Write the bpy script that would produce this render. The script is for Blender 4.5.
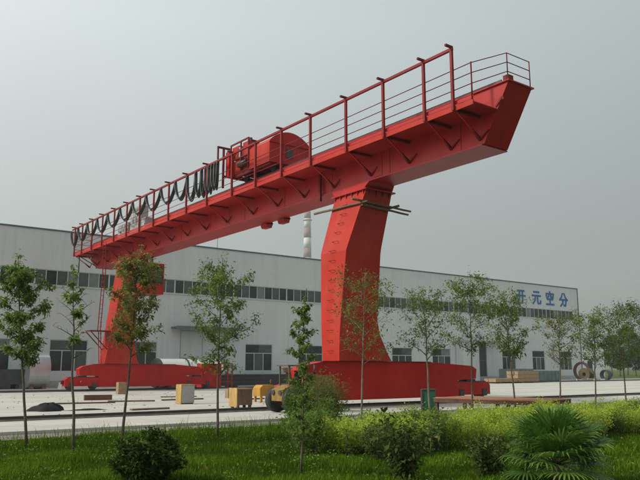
import bpy, math, random
import numpy as np
from mathutils import Vector, Matrix

for o in list(bpy.data.objects):
    bpy.data.objects.remove(o, do_unlink=True)
SC = bpy.context.scene
COL = SC.collection
R = math.radians

HAZE = 0.0003
# ------------------------------------------------------------------ camera
CAM_H = 1.6
F_PX, HORIZON, W_PX, H_PX = 706.0, 368.0, 640.0, 480.0
PITCH = math.atan((HORIZON - 240.0) / F_PX)
YAW = math.atan(536.0 / (F_PX / math.cos(PITCH)))      # the girder (+Y) lies this far left of the view
cam_d = bpy.data.cameras.new('camera')
cam = bpy.data.objects.new('camera', cam_d)
COL.objects.link(cam)
cam_d.sensor_width = 36.0
cam_d.lens = 36.0 * F_PX / W_PX
cam_d.clip_start, cam_d.clip_end = 0.1, 8000
cam.location = (0, 0, CAM_H)
cam.rotation_euler = (math.pi / 2 + PITCH, 0, -YAW)
SC.camera = cam

# ------------------------------------------------------------------ sky and sun
SUN_EL = R(37)
SUN_DIR = Vector((-math.cos(SUN_EL) * math.cos(R(24)), math.cos(SUN_EL) * math.sin(R(24)), math.sin(SUN_EL)))
world = bpy.data.worlds.new('World')
SC.world = world
world.use_nodes = True
nt = world.node_tree
nt.nodes.clear()
sky = nt.nodes.new('ShaderNodeTexSky')
sky.sky_type = 'NISHITA'
sky.sun_disc = False
sky.sun_elevation = SUN_EL
sky.sun_rotation = math.atan2(SUN_DIR.x, SUN_DIR.y)
sky.air_density, sky.dust_density, sky.ozone_density = 1.5, 6.0, 1.0
hsv = nt.nodes.new('ShaderNodeHueSaturation')
hsv.inputs['Saturation'].default_value = 0.25
nt.links.new(sky.outputs[0], hsv.inputs['Color'])
bg1 = nt.nodes.new('ShaderNodeBackground')
bg1.inputs['Strength'].default_value = 0.05
nt.links.new(hsv.outputs[0], bg1.inputs['Color'])
# thin overcast veil, a little brighter on the sun's side
tc = nt.nodes.new('ShaderNodeTexCoord')
dot = nt.nodes.new('ShaderNodeVectorMath'); dot.operation = 'DOT_PRODUCT'
dot.inputs[1].default_value = SUN_DIR
nt.links.new(tc.outputs['Generated'], dot.inputs[0])
rmp = nt.nodes.new('ShaderNodeMapRange')
rmp.inputs['From Min'].default_value = -1.0; rmp.inputs['From Max'].default_value = 1.0
rmp.inputs['To Min'].default_value = 0.0; rmp.inputs['To Max'].default_value = 1.0
nt.links.new(dot.outputs['Value'], rmp.inputs['Value'])
cr = nt.nodes.new('ShaderNodeValToRGB')
cr.color_ramp.elements[0].position = 0.10; cr.color_ramp.elements[0].color = (0.10, 0.15, 0.162, 1)
cr.color_ramp.elements[1].position = 0.90; cr.color_ramp.elements[1].color = (0.68, 0.73, 0.725, 1)
nt.links.new(rmp.outputs[0], cr.inputs['Fac'])
ns = nt.nodes.new('ShaderNodeTexNoise')
ns.inputs['Scale'].default_value = 1.6; ns.inputs['Detail'].default_value = 3
nt.links.new(tc.outputs['Generated'], ns.inputs['Vector'])
nr = nt.nodes.new('ShaderNodeMapRange')
nr.inputs['From Min'].default_value = 0.25; nr.inputs['From Max'].default_value = 0.75
nr.inputs['To Min'].default_value = 0.94; nr.inputs['To Max'].default_value = 1.06
nt.links.new(ns.outputs['Fac'], nr.inputs['Value'])
sepz = nt.nodes.new('ShaderNodeSeparateXYZ'); nt.links.new(tc.outputs['Generated'], sepz.inputs[0])
elv = nt.nodes.new('ShaderNodeMapRange')          # smog: the air dulls towards the horizon all round
elv.inputs['From Min'].default_value = 0.0; elv.inputs['From Max'].default_value = 0.45
elv.inputs['To Min'].default_value = 0.36; elv.inputs['To Max'].default_value = 1.02
nt.links.new(sepz.outputs['Z'], elv.inputs['Value'])
mulz = nt.nodes.new('ShaderNodeMath'); mulz.operation = 'MULTIPLY'
nt.links.new(nr.outputs[0], mulz.inputs[0]); nt.links.new(elv.outputs[0], mulz.inputs[1])
bg2 = nt.nodes.new('ShaderNodeBackground')
nt.links.new(cr.outputs[0], bg2.inputs['Color'])
nt.links.new(mulz.outputs[0], bg2.inputs['Strength'])
add = nt.nodes.new('ShaderNodeAddShader')
wo = nt.nodes.new('ShaderNodeOutputWorld')
nt.links.new(bg1.outputs[0], add.inputs[0]); nt.links.new(bg2.outputs[0], add.inputs[1])
nt.links.new(add.outputs[0], wo.inputs['Surface'])

sun_d = bpy.data.lights.new('sun', 'SUN')
sun_d.energy = 2.7
sun_d.angle = R(4)
sun_d.color = (1.0, 0.95, 0.87)
sun = bpy.data.objects.new('sun', sun_d)
COL.objects.link(sun)
sun.rotation_euler = SUN_DIR.to_track_quat('Z', 'Y').to_euler()
sun.location = (0, 0, 60)

SC.view_settings.view_transform = 'Standard'
SC.view_settings.look = 'None'
SC.view_settings.gamma = 1.0
SC.view_settings.exposure = 0.0
SC.view_settings.use_curve_mapping = False
SC.cycles.max_bounces = 6
SC.cycles.transparent_max_bounces = 8
SC.cycles.volume_bounces = 1

# ------------------------------------------------------------------ photograph geometry (used to place things in the world)
_fh = np.array([math.sin(YAW), math.cos(YAW), 0]); _rt = np.array([math.cos(YAW), -math.sin(YAW), 0])
_fw = _fh * math.cos(PITCH) + np.array([0, 0, math.sin(PITCH)])
_up = -_fh * math.sin(PITCH) + np.array([0, 0, math.cos(PITCH)])
def ray(x, y): return _fw * F_PX + _rt * (x - 320) - _up * (y - 240)
def on_z(x, y, z=0.0):
    r = ray(x, y); return np.array([0, 0, CAM_H]) + r * ((z - CAM_H) / r[2])
def on_y(x, y, Y):
    r = ray(x, y); return np.array([0, 0, CAM_H]) + r * (Y / r[1])

# ------------------------------------------------------------------ mesh helpers
class MB:
    def __init__(s): s.v = []; s.f = []; s.smooth = set()
    def add(s, vs, fs, smooth=False):
        b = len(s.v)
        s.v.extend(tuple(float(c) for c in p) for p in vs)
        for f in fs:
            if smooth: s.smooth.add(len(s.f))
            s.f.append(tuple(i + b for i in f))
        return s
    def box(s, x0, x1, y0, y1, z0, z1):
        return s.add([(x0,y0,z0),(x1,y0,z0),(x1,y1,z0),(x0,y1,z0),(x0,y0,z1),(x1,y0,z1),(x1,y1,z1),(x0,y1,z1)],
                     [(0,3,2,1),(4,5,6,7),(0,1,5,4),(1,2,6,5),(2,3,7,6),(3,0,4,7)])
    def obox(s, c, size, rz=0.0, rx=0.0, ry=0.0):
        M = Matrix.Rotation(rz, 3, 'Z') @ Matrix.Rotation(ry, 3, 'Y') @ Matrix.Rotation(rx, 3, 'X')
        h = [q / 2 for q in size]
        vs = []
        for z in (-1, 1):
            for x, y in ((-1,-1),(1,-1),(1,1),(-1,1)):
                p = M @ Vector((x*h[0], y*h[1], z*h[2])); vs.append((c[0]+p.x, c[1]+p.y, c[2]+p.z))
        return s.add(vs, [(0,3,2,1),(4,5,6,7),(0,1,5,4),(1,2,6,5),(2,3,7,6),(3,0,4,7)])
    def bar(s, p0, p1, w, h):
        """rectangular bar between two points"""
        a, b = Vector(p0), Vector(p1); d = (b - a).normalized()
        u = d.cross(Vector((0,0,1)))
        if u.length < 1e-4: u = Vector((1,0,0))
        u.normalize(); t = u.cross(d).normalized()
        vs = []
        for p in (a, b):
            for i, j in ((-1,-1),(1,-1),(1,1),(-1,1)): vs.append(p + u*(i*w/2) + t*(j*h/2))
        return s.add(vs, [(0,3,2,1),(4,5,6,7),(0,1,5,4),(1,2,6,5),(2,3,7,6),(3,0,4,7)])
    def prism(s, poly, axis, a0, a1):
        """2D polygon (the other two axes in xyz order) extruded along axis"""
        n = len(poly); vs = []
        for a in (a0, a1):
            for p, q in poly:
                vs.append({'x': (a,p,q), 'y': (p,a,q), 'z': (p,q,a)}[axis])
        fs = [tuple(range(n))[::-1], tuple(range(n, 2*n))]
        for i in range(n):
            j = (i+1) % n; fs.append((i, j, n+j, n+i))
        return s.add(vs, fs)
    def tube(s, pts, r, n=6, r2=None, smooth=True, caps=True):
        pts = [Vector(p) for p in pts]; m = len(pts)
        rs = [r] * m if r2 is None else [r + (r2 - r) * i / (m - 1) for i in range(m)]
        if isinstance(r, (list, tuple)): rs = r
        vs = []; prev = None
        for i, p in enumerate(pts):
            d = (pts[min(i+1, m-1)] - pts[max(i-1, 0)]).normalized()
            if prev is None:
                u = d.cross(Vector((0,0,1)))
                if u.length < 1e-3: u = Vector((1,0,0))
            else:
                u = prev - d * prev.dot(d)
                if u.length < 1e-4: u = d.cross(Vector((0.3,0.9,0.2)))
            u.normalize(); prev = u; t = d.cross(u)
            for k in range(n):
                a = 2 * math.pi * k / n
                vs.append(p + (u * math.cos(a) + t * math.sin(a)) * rs[i])
        fs = []
        for i in range(m - 1):
            for k in range(n):
                fs.append((i*n+k, i*n+(k+1) % n, (i+1)*n+(k+1) % n, (i+1)*n+k))
        s.add(vs, fs, smooth)
        if caps: 
            b = len(s.v) - len(vs)
            s.f.append(tuple(b + k for k in range(n))[::-1]); s.f.append(tuple(b + (m-1)*n + k for k in range(n)))
        return s
    def cyl(s, p0, p1, r, n=16, r2=None): return s.tube([p0, p1], r, n, r2)
    def lathe(s, c, axis, prof, n=24, a0=0.0, a1=2*math.pi, closed=True):
        """profile [(along, radius)] turned around axis through c"""
        vs = []; fs = []; full = abs(a1 - a0 - 2*math.pi) < 1e-6
        m = n if full else n + 1
        for al, r in prof:
            for k in range(m):
                a = a0 + (a1 - a0) * k / n; p, q = r*math.cos(a), r*math.sin(a)
                v = {'x': (al,p,q), 'y': (p,al,q), 'z': (p,q,al)}[axis]
                vs.append((c[0]+v[0], c[1]+v[1], c[2]+v[2]))
        np_ = len(prof)
        for i in range(np_ if closed else np_ - 1):
            j = (i+1) % np_
            for k in range(n):
                k2 = (k+1) % m
                fs.append((i*m+k, i*m+k2, j*m+k2, j*m+k))
        return s.add(vs, fs, False)
    def loft(s, secs, caps=True):
        n = len(secs[0]); vs = [p for c in secs for p in c]; fs = []
        for i in range(len(secs)-1):
            for k in range(n):
                fs.append((i*n+k, i*n+(k+1) % n, (i+1)*n+(k+1) % n, (i+1)*n+k))
        if caps: fs += [tuple(range(n))[::-1], tuple((len(secs)-1)*n + k for k in range(n))]
        return s.add(vs, fs)
    def mesh(s, name, off=(0,0,0)):
        me = bpy.data.meshes.new(name)
        me.from_pydata([(p[0]-off[0], p[1]-off[1], p[2]-off[2]) for p in s.v], [], s.f)
        for i in s.smooth: me.polygons[i].use_smooth = True
        me.update()
        bm_fix(me)
        return me

import bmesh
def bm_fix(me):
    bm = bmesh.new(); bm.from_mesh(me)
    bmesh.ops.recalc_face_normals(bm, faces=bm.faces)
    bm.to_mesh(me); bm.free()

def wloc(o):
    v = Vector((0,0,0))
    while o is not None:
        v += o.location; o = o.parent
    return v

def thing(name, label, cat, loc=(0,0,0), group=None):
    o = bpy.data.objects.new(name, None)
    o.empty_display_size = 0.3
    COL.objects.link(o); o.location = loc
    o['label'] = label; o['category'] = cat
    if group: o['group'] = group
    return o
def part(name, mb, mat, parent, label=None):
    """world-space mesh builder -> child mesh of parent"""
    off = wloc(parent)
    me = mb.mesh(name, off) if isinstance(mb, MB) else mb
    o = bpy.data.objects.new(name, me); COL.objects.link(o); o.parent = parent
    me.materials.append(mat)
    if label: o['label'] = label
    return o
def piece(name, me, mat, parent, loc):
    """shared mesh placed at a world location under parent"""
    if not me.materials: me.materials.append(mat)
    o = bpy.data.objects.new(name, me); COL.objects.link(o); o.parent = parent
    o.location = Vector(loc) - wloc(parent)
    return o
def single(name, mb, mat, label, cat, base, group=None):
    me = mb.mesh(name, base); o = bpy.data.objects.new(name, me); COL.objects.link(o)
    o.location = base; me.materials.append(mat)
    o['label'] = label; o['category'] = cat
    if group: o['group'] = group
    return o
def struct(name, mb, mat, kind='structure', parent=None):
    me = mb.mesh(name) if isinstance(mb, MB) else mb
    o = bpy.data.objects.new(name, me); COL.objects.link(o); me.materials.append(mat)
    o['kind'] = kind
    if parent: o.parent = parent
    return o
def copy_thing(root, loc, label):
    c = root.copy(); COL.objects.link(c); c.location = loc; c['label'] = label
    for ch in root.children:
        d = ch.copy(); COL.objects.link(d); d.parent = c
        for g in ch.children:
            e = g.copy(); COL.objects.link(e); e.parent = d
    return c
def quads_mesh(name, V, Q, tint=None):
    me = bpy.data.meshes.new(name)
    me.vertices.add(len(V)); me.vertices.foreach_set('co', np.ascontiguousarray(V, dtype=np.float32).ravel())
    k = Q.shape[1]
    me.loops.add(Q.size); me.loops.foreach_set('vertex_index', np.ascontiguousarray(Q, dtype=np.int32).ravel())
    me.polygons.add(len(Q)); me.polygons.foreach_set('loop_start', np.arange(0, Q.size, k, dtype=np.int32))
    if tint is not None:
        at = me.attributes.new('tint', 'FLOAT', 'FACE'); at.data.foreach_set('value', np.asarray(tint, dtype=np.float32))
    me.update(calc_edges=True); me.validate()
    return me

# ------------------------------------------------------------------ materials
def nodes(name):
    m = bpy.data.materials.new(name); m.use_nodes = True
    t = m.node_tree; b = t.nodes['Principled BSDF']
    return m, t, b
def link(t, a, b): t.links.new(a, b)
def noise(t, scale, detail=4, rough=0.6, vec=None, stretch=None):
    n = t.nodes.new('ShaderNodeTexNoise'); n.inputs['Scale'].default_value = scale
    n.inputs['Detail'].default_value = detail; n.inputs['Roughness'].default_value = rough
    c = t.nodes.new('ShaderNodeTexCoord'); mp = t.nodes.new('ShaderNodeMapping')
    if stretch: mp.inputs['Scale'].default_value = stretch
    link(t, c.outputs['Object'], mp.inputs['Vector']); link(t, mp.outputs[0], n.inputs['Vector'])
    return n
def ramp(t, src, stops):
    r = t.nodes.new('ShaderNodeValToRGB'); e = r.color_ramp.elements
    while len(e) < len(stops): e.new(0.5)
    for i, (p, c) in enumerate(stops): e[i].position = p; e[i].color = (*c, 1)
    link(t, src, r.inputs['Fac']); return r
def bump(t, b, src, strength=0.2, dist=0.02):
    n = t.nodes.new('ShaderNodeBump'); n.inputs['Strength'].default_value = strength; n.inputs['Distance'].default_value = dist
    link(t, src, n.inputs['Height']); link(t, n.outputs[0], b.inputs['Normal']); return n
def mixc(t, fac, a, b):
    n = t.nodes.new('ShaderNodeMix'); n.data_type = 'RGBA'
    for s, v in ((0, fac), (6, a), (7, b)):
        if hasattr(v, 'is_linked'): link(t, v, n.inputs[s])
        elif s == 0: n.inputs[0].default_value = v
        else: n.inputs[s].default_value = (*v, 1)
    return n.outputs[2]
def paint(name, col, rough=0.5, var=0.25, scale=1.2, dirt=None, dirt_amt=0.3, streak=None, bmp=0.05, spec=0.5, metal=0.0, chalk=None):
    m, t, b = nodes(name)
    n = noise(t, scale, 6, 0.65)
    lo = tuple(c * (1 - var) for c in col); hi = tuple(min(1, c * (1 + var * 0.7)) for c in col)
    c = ramp(t, n.outputs['Fac'], [(0.3, lo), (0.7, hi)]).outputs[0]
    if dirt:
        n2 = noise(t, 2.2, 8, 0.72, stretch=streak or (1, 1, 0.25))
        f = t.nodes.new('ShaderNodeMapRange'); f.inputs['From Min'].default_value = 0.52; f.inputs['From Max'].default_value = 0.75
        f.inputs['To Max'].default_value = dirt_amt
        link(t, n2.outputs['Fac'], f.inputs['Value'])
        c = mixc(t, f.outputs[0], c, dirt)
    if chalk:                                   # weathered, chalky patches
        n4 = noise(t, 0.9, 9, 0.72, stretch=(1, 1, 0.45))
        f4 = t.nodes.new('ShaderNodeMapRange'); f4.inputs['From Min'].default_value = 0.46; f4.inputs['From Max'].default_value = 0.74
        f4.inputs['To Max'].default_value = 0.55
        link(t, n4.outputs['Fac'], f4.inputs['Value']); c = mixc(t, f4.outputs[0], c, chalk)
    link(t, c, b.inputs['Base Color'])
    b.inputs['Roughness'].default_value = rough; b.inputs['Metallic'].default_value = metal
    b.inputs['Specular IOR Level'].default_value = spec
    n3 = noise(t, 14, 4)
    if bmp: bump(t, b, n3.outputs['Fac'], bmp, 0.02)
    return m
def leaf_mat(name, stops, trans=0.3, rough=0.5, spec=0.05):
    m, t, b = nodes(name)
    a = t.nodes.new('ShaderNodeAttribute'); a.attribute_name = 'tint'
    c = ramp(t, a.outputs['Fac'], stops).outputs[0]
    link(t, c, b.inputs['Base Color']); b.inputs['Roughness'].default_value = rough
    b.inputs['Specular IOR Level'].default_value = spec
    tr = t.nodes.new('ShaderNodeBsdfTranslucent'); link(t, c, tr.inputs['Color'])
    mx = t.nodes.new('ShaderNodeMixShader'); mx.inputs[0].default_value = trans
    out = t.nodes['Material Output']
    link(t, b.outputs[0], mx.inputs[1]); link(t, tr.outputs[0], mx.inputs[2]); link(t, mx.outputs[0], out.inputs['Surface'])
    return m

RED = paint('red_oxide_paint', (0.42, 0.012, 0.010), 0.38, 0.2, 0.5, dirt=(0.17, 0.012, 0.01), dirt_amt=0.7, bmp=0.08, spec=0.26, chalk=(0.38, 0.045, 0.035))
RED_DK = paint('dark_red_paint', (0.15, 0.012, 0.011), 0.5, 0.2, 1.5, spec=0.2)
RED_OR = paint('orange_red_paint', (0.42, 0.032, 0.019), 0.42, 0.15, 0.8, dirt=(0.2, 0.025, 0.018), dirt_amt=0.6, bmp=0.08, spec=0.1, chalk=(0.44, 0.085, 0.065))
STEEL_DK = paint('dark_steel', (0.045, 0.043, 0.042), 0.5, 0.3, 4)
RUST = paint('rusty_steel', (0.12, 0.055, 0.032), 0.8, 0.4, 3, dirt=(0.07, 0.04, 0.03), dirt_amt=0.7, streak=(1, 1, 1), bmp=0.2)
RUST_OR = paint('orange_rust_plate', (0.30, 0.125, 0.06), 0.8, 0.3, 2, dirt=(0.16, 0.08, 0.05), dirt_amt=0.6, streak=(1, 1, 1), bmp=0.2)
STEEL = paint('rolled_steel', (0.62, 0.64, 0.66), 0.32, 0.12, 2, metal=0.75, bmp=0.03)
GREY = paint('grey_cabinet_paint', (0.36, 0.37, 0.36), 0.45, 0.12, 3, dirt=(0.2, 0.19, 0.17), dirt_amt=0.3)
GREY_DK = paint('dark_grey_paint', (0.055, 0.06, 0.063), 0.55, 0.3, 2)
CABLE = paint('black_rubber_cable', (0.022, 0.026, 0.025), 0.55, 0.3, 6)
RUBBER = paint('tyre_rubber', (0.025, 0.025, 0.026), 0.85, 0.3, 8, bmp=0.2)
YELLOW = paint('yellow_machine_paint', (0.44, 0.22, 0.025), 0.5, 0.25, 2.5, dirt=(0.2, 0.12, 0.06), dirt_amt=0.6, streak=(1, 1, .6))
LOADER_Y = paint('grimy_yellow_paint', (0.26, 0.15, 0.03), 0.65, 0.35, 4, dirt=(0.06, 0.045, 0.03), dirt_amt=0.8)
YEL_OLD = paint('worn_ochre_paint', (0.43, 0.27, 0.085), 0.65, 0.3, 4, dirt=(0.16, 0.11, 0.07), dirt_amt=0.6)
WOOD = paint('raw_timber', (0.32, 0.22, 0.12), 0.8, 0.3, 5, dirt=(0.2, 0.14, 0.09), dirt_amt=0.5, streak=(0.3, 4, 4), bmp=0.2)
WOOD_DK = paint('weathered_timber', (0.15, 0.10, 0.062), 0.85, 0.4, 6, bmp=0.3)
WHITE = paint('white_paint', (0.74, 0.74, 0.71), 0.55, 0.06, 1.5, dirt=(0.5, 0.48, 0.42), dirt_amt=0.3)
GREEN = paint('green_paint', (0.02, 0.13, 0.075), 0.5, 0.25, 3)
TEAL = paint('grey_green_paint', (0.12, 0.17, 0.165), 0.6, 0.3, 2)
BROWN = paint('brown_primer', (0.09, 0.035, 0.03), 0.6, 0.25, 2)
BAND_RED = paint('hazed_band_red', (0.24, 0.13, 0.12), 0.7, 0.2, 0.3)  # band red greyed: distance haze put into the colour
BAND_WHITE = paint('hazed_band_white', (0.50, 0.50, 0.49), 0.7, 0.1, 0.3)  # band white dulled to grey for the same painted-in haze
STEEL_RED = paint('primer_brown_steel', (0.075, 0.014, 0.012), 0.6, 0.2, 2, spec=0.2)
BLACK = paint('black_sheet', (0.014, 0.014, 0.015), 0.7, 0.4, 5, bmp=0.5, spec=0.15)
OLIVE = paint('grimy_olive_paint', (0.10, 0.072, 0.03), 0.7, 0.35, 4, dirt=(0.04, 0.03, 0.02), dirt_amt=0.7)
OLIVE_LT = paint('dull_yellow_paint', (0.24, 0.19, 0.07), 0.7, 0.3, 3)
RED_MID = paint('handrail_red', (0.21, 0.012, 0.011), 0.45, 0.2, 2, spec=0.2)
BARK = paint('young_bark', (0.11, 0.085, 0.06), 0.9, 0.4, 9, dirt=(0.2, 0.18, 0.14), dirt_amt=0.5, bmp=0.4)
BARK_LT = paint('pale_bark', (0.20, 0.165, 0.12), 0.9, 0.35, 9, dirt=(0.09, 0.07, 0.05), dirt_amt=0.5, bmp=0.4)
FRAME = paint('window_frame_paint', (0.50, 0.55, 0.54), 0.5, 0.08, 3)
BLUE_TRIM = paint('blue_grey_trim', (0.075, 0.115, 0.15), 0.5, 0.2, 2)
BLUE_SIGN = paint('blue_sign_letters', (0.03, 0.13, 0.32), 0.5, 0.12, 2)
def glass_mat():
    m, t, b = nodes('dark_window_glass')
    n = noise(t, 0.35, 4)
    link(t, ramp(t, n.outputs['Fac'], [(0.35, (0.012, 0.02, 0.02)), (0.7, (0.05, 0.07, 0.068))]).outputs[0], b.inputs['Base Color'])
    b.inputs['Roughness'].default_value = 0.12; b.inputs['IOR'].default_value = 1.5
    bump(t, b, noise(t, 1.1, 2).outputs['Fac'], 0.06, 0.05)
    return m
GLASS = glass_mat()
GLASS_LT = paint('window_with_pale_blind', (0.17, 0.20, 0.195), 0.2, 0.3, 1.3, bmp=0.02)
GLASS_MD = paint('dusty_window_glass', (0.075, 0.095, 0.092), 0.25, 0.4, 0.9, bmp=0.02)
def cladding():
    m, t, b = nodes('ribbed_wall_cladding')
    c = t.nodes.new('ShaderNodeTexCoord'); sp = t.nodes.new('ShaderNodeSeparateXYZ'); link(t, c.outputs['Object'], sp.inputs[0])
    mu = t.nodes.new('ShaderNodeMath'); mu.operation = 'MULTIPLY'; mu.inputs[1].default_value = 2 * math.pi / 0.30
    ad = t.nodes.new('ShaderNodeMath'); ad.operation = 'ADD'; link(t, sp.outputs['X'], ad.inputs[0]); link(t, sp.outputs['Y'], ad.inputs[1])
    link(t, ad.outputs[0], mu.inputs[0])
    si = t.nodes.new('ShaderNodeMath'); si.operation = 'SINE'; link(t, mu.outputs[0], si.inputs[0])
    n = noise(t, 0.35, 5, 0.6); n2 = noise(t, 1.1, 8, 0.7, stretch=(1.6, 1.6, 0.12))
    base = ramp(t, n.outputs['Fac'], [(0.3, (0.55, 0.57, 0.575)), (0.7, (0.61, 0.63, 0.635))]).outputs[0]
    f = t.nodes.new('ShaderNodeMapRange'); f.inputs['From Min'].default_value = 0.5; f.inputs['From Max'].default_value = 0.78; f.inputs['To Max'].default_value = 0.6
    link(t, n2.outputs['Fac'], f.inputs['Value'])
    col = mixc(t, f.outputs[0], base, (0.45, 0.45, 0.44))
    # broad sheet-to-sheet colour differences
    fl = t.nodes.new('ShaderNodeMath'); fl.operation = 'MULTIPLY'; fl.inputs[1].default_value = 1 / 0.9; link(t, ad.outputs[0], fl.inputs[0])
    wn = t.nodes.new('ShaderNodeTexWhiteNoise'); wn.noise_dimensions = '1D'
    f2 = t.nodes.new('ShaderNodeMath'); f2.operation = 'FLOOR'; link(t, fl.outputs[0], f2.inputs[0]); link(t, f2.outputs[0], wn.inputs['W'])
    mr = t.nodes.new('ShaderNodeMapRange'); mr.inputs['To Min'].default_value = 0.0; mr.inputs['To Max'].default_value = 0.09; link(t, wn.outputs['Value'], mr.inputs['Value'])
    col = mixc(t, mr.outputs[0], col, (0.40, 0.40, 0.42))
    link(t, col, b.inputs['Base Color']); b.inputs['Roughness'].default_value = 0.55
    bump(t, b, si.outputs[0], 0.08, 0.02)
    return m
CLAD = cladding()
def concrete():
    m, t, b = nodes('pale_concrete_yard')
    n = noise(t, 0.18, 8, 0.7); n2 = noise(t, 1.4, 8, 0.75); n3 = noise(t, 0.5, 6, 0.7, stretch=(0.35, 1.6, 1))
    base = ramp(t, n.outputs['Fac'], [(0.3, (0.34, 0.33, 0.285)), (0.5, (0.46, 0.45, 0.395)), (0.75, (0.55, 0.54, 0.485))]).outputs[0]
    f = t.nodes.new('ShaderNodeMapRange'); f.inputs['From Min'].default_value = 0.50; f.inputs['From Max'].default_value = 0.70; f.inputs['To Max'].default_value = 0.7
    link(t, n3.outputs['Fac'], f.inputs['Value'])
    c = mixc(t, f.outputs[0], base, (0.27, 0.24, 0.19))
    f2 = t.nodes.new('ShaderNodeMapRange'); f2.inputs['From Min'].default_value = 0.58; f2.inputs['From Max'].default_value = 0.8; f2.inputs['To Max'].default_value = 0.5
    link(t, n2.outputs['Fac'], f2.inputs['Value'])
    c = mixc(t, f2.outputs[0], c, (0.20, 0.185, 0.155))
    link(t, c, b.inputs['Base Color']); b.inputs['Roughness'].default_value = 0.85
    bump(t, b, n2.outputs['Fac'], 0.2, 0.03)
    return m
CONC = concrete()
def soil(name, stops, scale=0.8):
    m, t, b = nodes(name)
    n = noise(t, scale, 8, 0.7)
    link(t, ramp(t, n.outputs['Fac'], stops).outputs[0], b.inputs['Base Color'])
    b.inputs['Roughness'].default_value = 0.95; b.inputs['Specular IOR Level'].default_value = 0.0
    bump(t, b, noise(t, 9, 6).outputs['Fac'], 0.5, 0.04)
    return m
SOIL = soil('lawn_soil', [(0.3, (0.016, 0.032, 0.004)), (0.6, (0.028, 0.05, 0.007)), (0.82, (0.05, 0.055, 0.018))])
FIELD = soil('field_grass', [(0.3, (0.06, 0.085, 0.03)), (0.7, (0.11, 0.13, 0.06))], 0.05)
GRAVEL = soil('kerb_gravel', [(0.3, (0.14, 0.13, 0.115)), (0.55, (0.24, 0.22, 0.19)), (0.75, (0.32, 0.29, 0.25))], 2.0)

# ================================================================== setting
g = MB(); g.add([(-1600,-1600,-0.16),(1800,-1600,-0.16),(1800,1800,-0.16),(-1600,1800,-0.16)], [(0,1,2,3)])
struct('ground', g, FIELD)
LAWN_Y = 18.3
def grid_sheet(x0, x1, y0, y1, nx, ny, zf):
    m = MB(); vs = []; fs = []
    for j in range(ny+1):
        for i in range(nx+1):
            x = x0 + (x1-x0)*i/nx; y = y0 + (y1-y0)*j/ny; vs.append((x, y, zf(x, y)))
    for j in range(ny):
        for i in range(nx):
            a = j*(nx+1)+i; fs.append((a, a+1, a+nx+2, a+nx+1))
    return m.add(vs, fs)
def lawn_z(x, y): return -0.10 + 0.025*math.sin(x*0.7+y*0.5) + 0.02*math.sin(x*1.9-y*1.3)
struct('lawn', grid_sheet(-25, 60, -4, LAWN_Y, 85, 24, lawn_z), SOIL)
struct('verge', grid_sheet(-25, 130, LAWN_Y, 19.6, 150, 2, lambda x, y: -0.085 + 0.015*math.sin(x*3.1)), GRAVEL)
# the yard: poured slabs with open joints, each slab its own piece
yard = struct('concrete_yard', MB().box(-26, 130, 19.62, 60.9, -0.14, -0.02), GREY_DK)
slab_x, slab_y = 6.0, 5.15
ys = [19.6 + slab_y*k for k in range(9)]
rng = random.Random(4)
slab_me = MB().box(0.012, slab_x-0.012, 0.012, slab_y-0.012, -0.10, 0.0).mesh('slab')
for i in range(26):
    for j in range(8):
        o = piece('slab', slab_me, CONC, yard, (-26 + i*slab_x, ys[j], rng.uniform(-0.006, 0.004)))

# ================================================================== workshop behind the crane
BY, BX0, BX1, BH = 61.0, -8.0, 93.3, 13.12
shop = thing('workshop_building', 'long pale grey workshop with a dark window strip and blue characters', 'building', (43, BY, 0))
wins = []                                   # x0,x1,z0,z1
for x in (-1.5, 4.9, 11.25, 17.5, 23.85, 36.35, 42.75, 49.35, 55.95, 62.5, 75.5, 81.85, 88.2):
    wins.append((x, x+(3.2 if x < 70 else 2.75), 1.3, 3.95))
doors = [(29.3, 34.1, 0.02, 5.1), (69.9, 72.4, 0.02, 4.7)]
STRIP_Z0, STRIP_Z1 = 8.47, 9.78
bays = []
bx = 91.9
while bx - 6.33 > BX0:
    bays.append((bx-6.33, bx)); bx -= 6.33
strip = [(a, b, STRIP_Z0, STRIP_Z1) for a, b in bays]
holes = wins + doors + [(bays[-1][0], bays[0][1], STRIP_Z0, STRIP_Z1)]
xs = sorted({BX0, BX1} | {h[0] for h in holes} | {h[1] for h in holes})
zs = sorted({0.0, BH} | {h[2] for h in holes} | {h[3] for h in holes})
w = MB(); DEP = 0.22
for i in range(len(xs)-1):
    for j in range(len(zs)-1):
        cx, cz = (xs[i]+xs[i+1])/2, (zs[j]+zs[j+1])/2
        if any(h[0] < cx < h[1] and h[2] < cz < h[3] for h in holes): continue
        w.add([(xs[i],BY,zs[j]),(xs[i+1],BY,zs[j]),(xs[i+1],BY,zs[j+1]),(xs[i],BY,zs[j+1])], [(0,1,2,3)])
for x0,x1,z0,z1 in holes:
    w.add([(x0,BY,z0),(x1,BY,z0),(x1,BY,z1),(x0,BY,z1),(x0,BY+DEP,z0),(x1,BY+DEP,z0),(x1,BY+DEP,z1),(x0,BY+DEP,z1)],
          [(0,1,5,4),(1,2,6,5),(2,3,7,6),(3,0,4,7)])
part('front_wall', w, CLAD, shop)
w = MB(); w.box(BX1-0.2, BX1-0.003, BY+0.3, BY+30, 0, BH-0.05); part('side_wall', w, CLAD, shop)
w = MB(); w.box(BX0, BX0+0.2, BY+0.3, BY+30, 0, BH-0.05); part('side_wall', w, CLAD, shop)
w = MB(); w.box(BX0, BX1, BY+30, BY+30.2, 0, BH-0.05); part('rear_wall', w, CLAD, shop)
w = MB(); w.prism([(BY+0.31, BH-0.6), (BY+15, BH+0.0), (BY+29.99, BH-0.6), (BY+29.99, BH-0.8), (BY+15, BH-0.2), (BY+0.31, BH-0.8)], 'x', BX0+0.21, BX1-0.21)
part('roof', w, GREY, shop)
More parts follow.
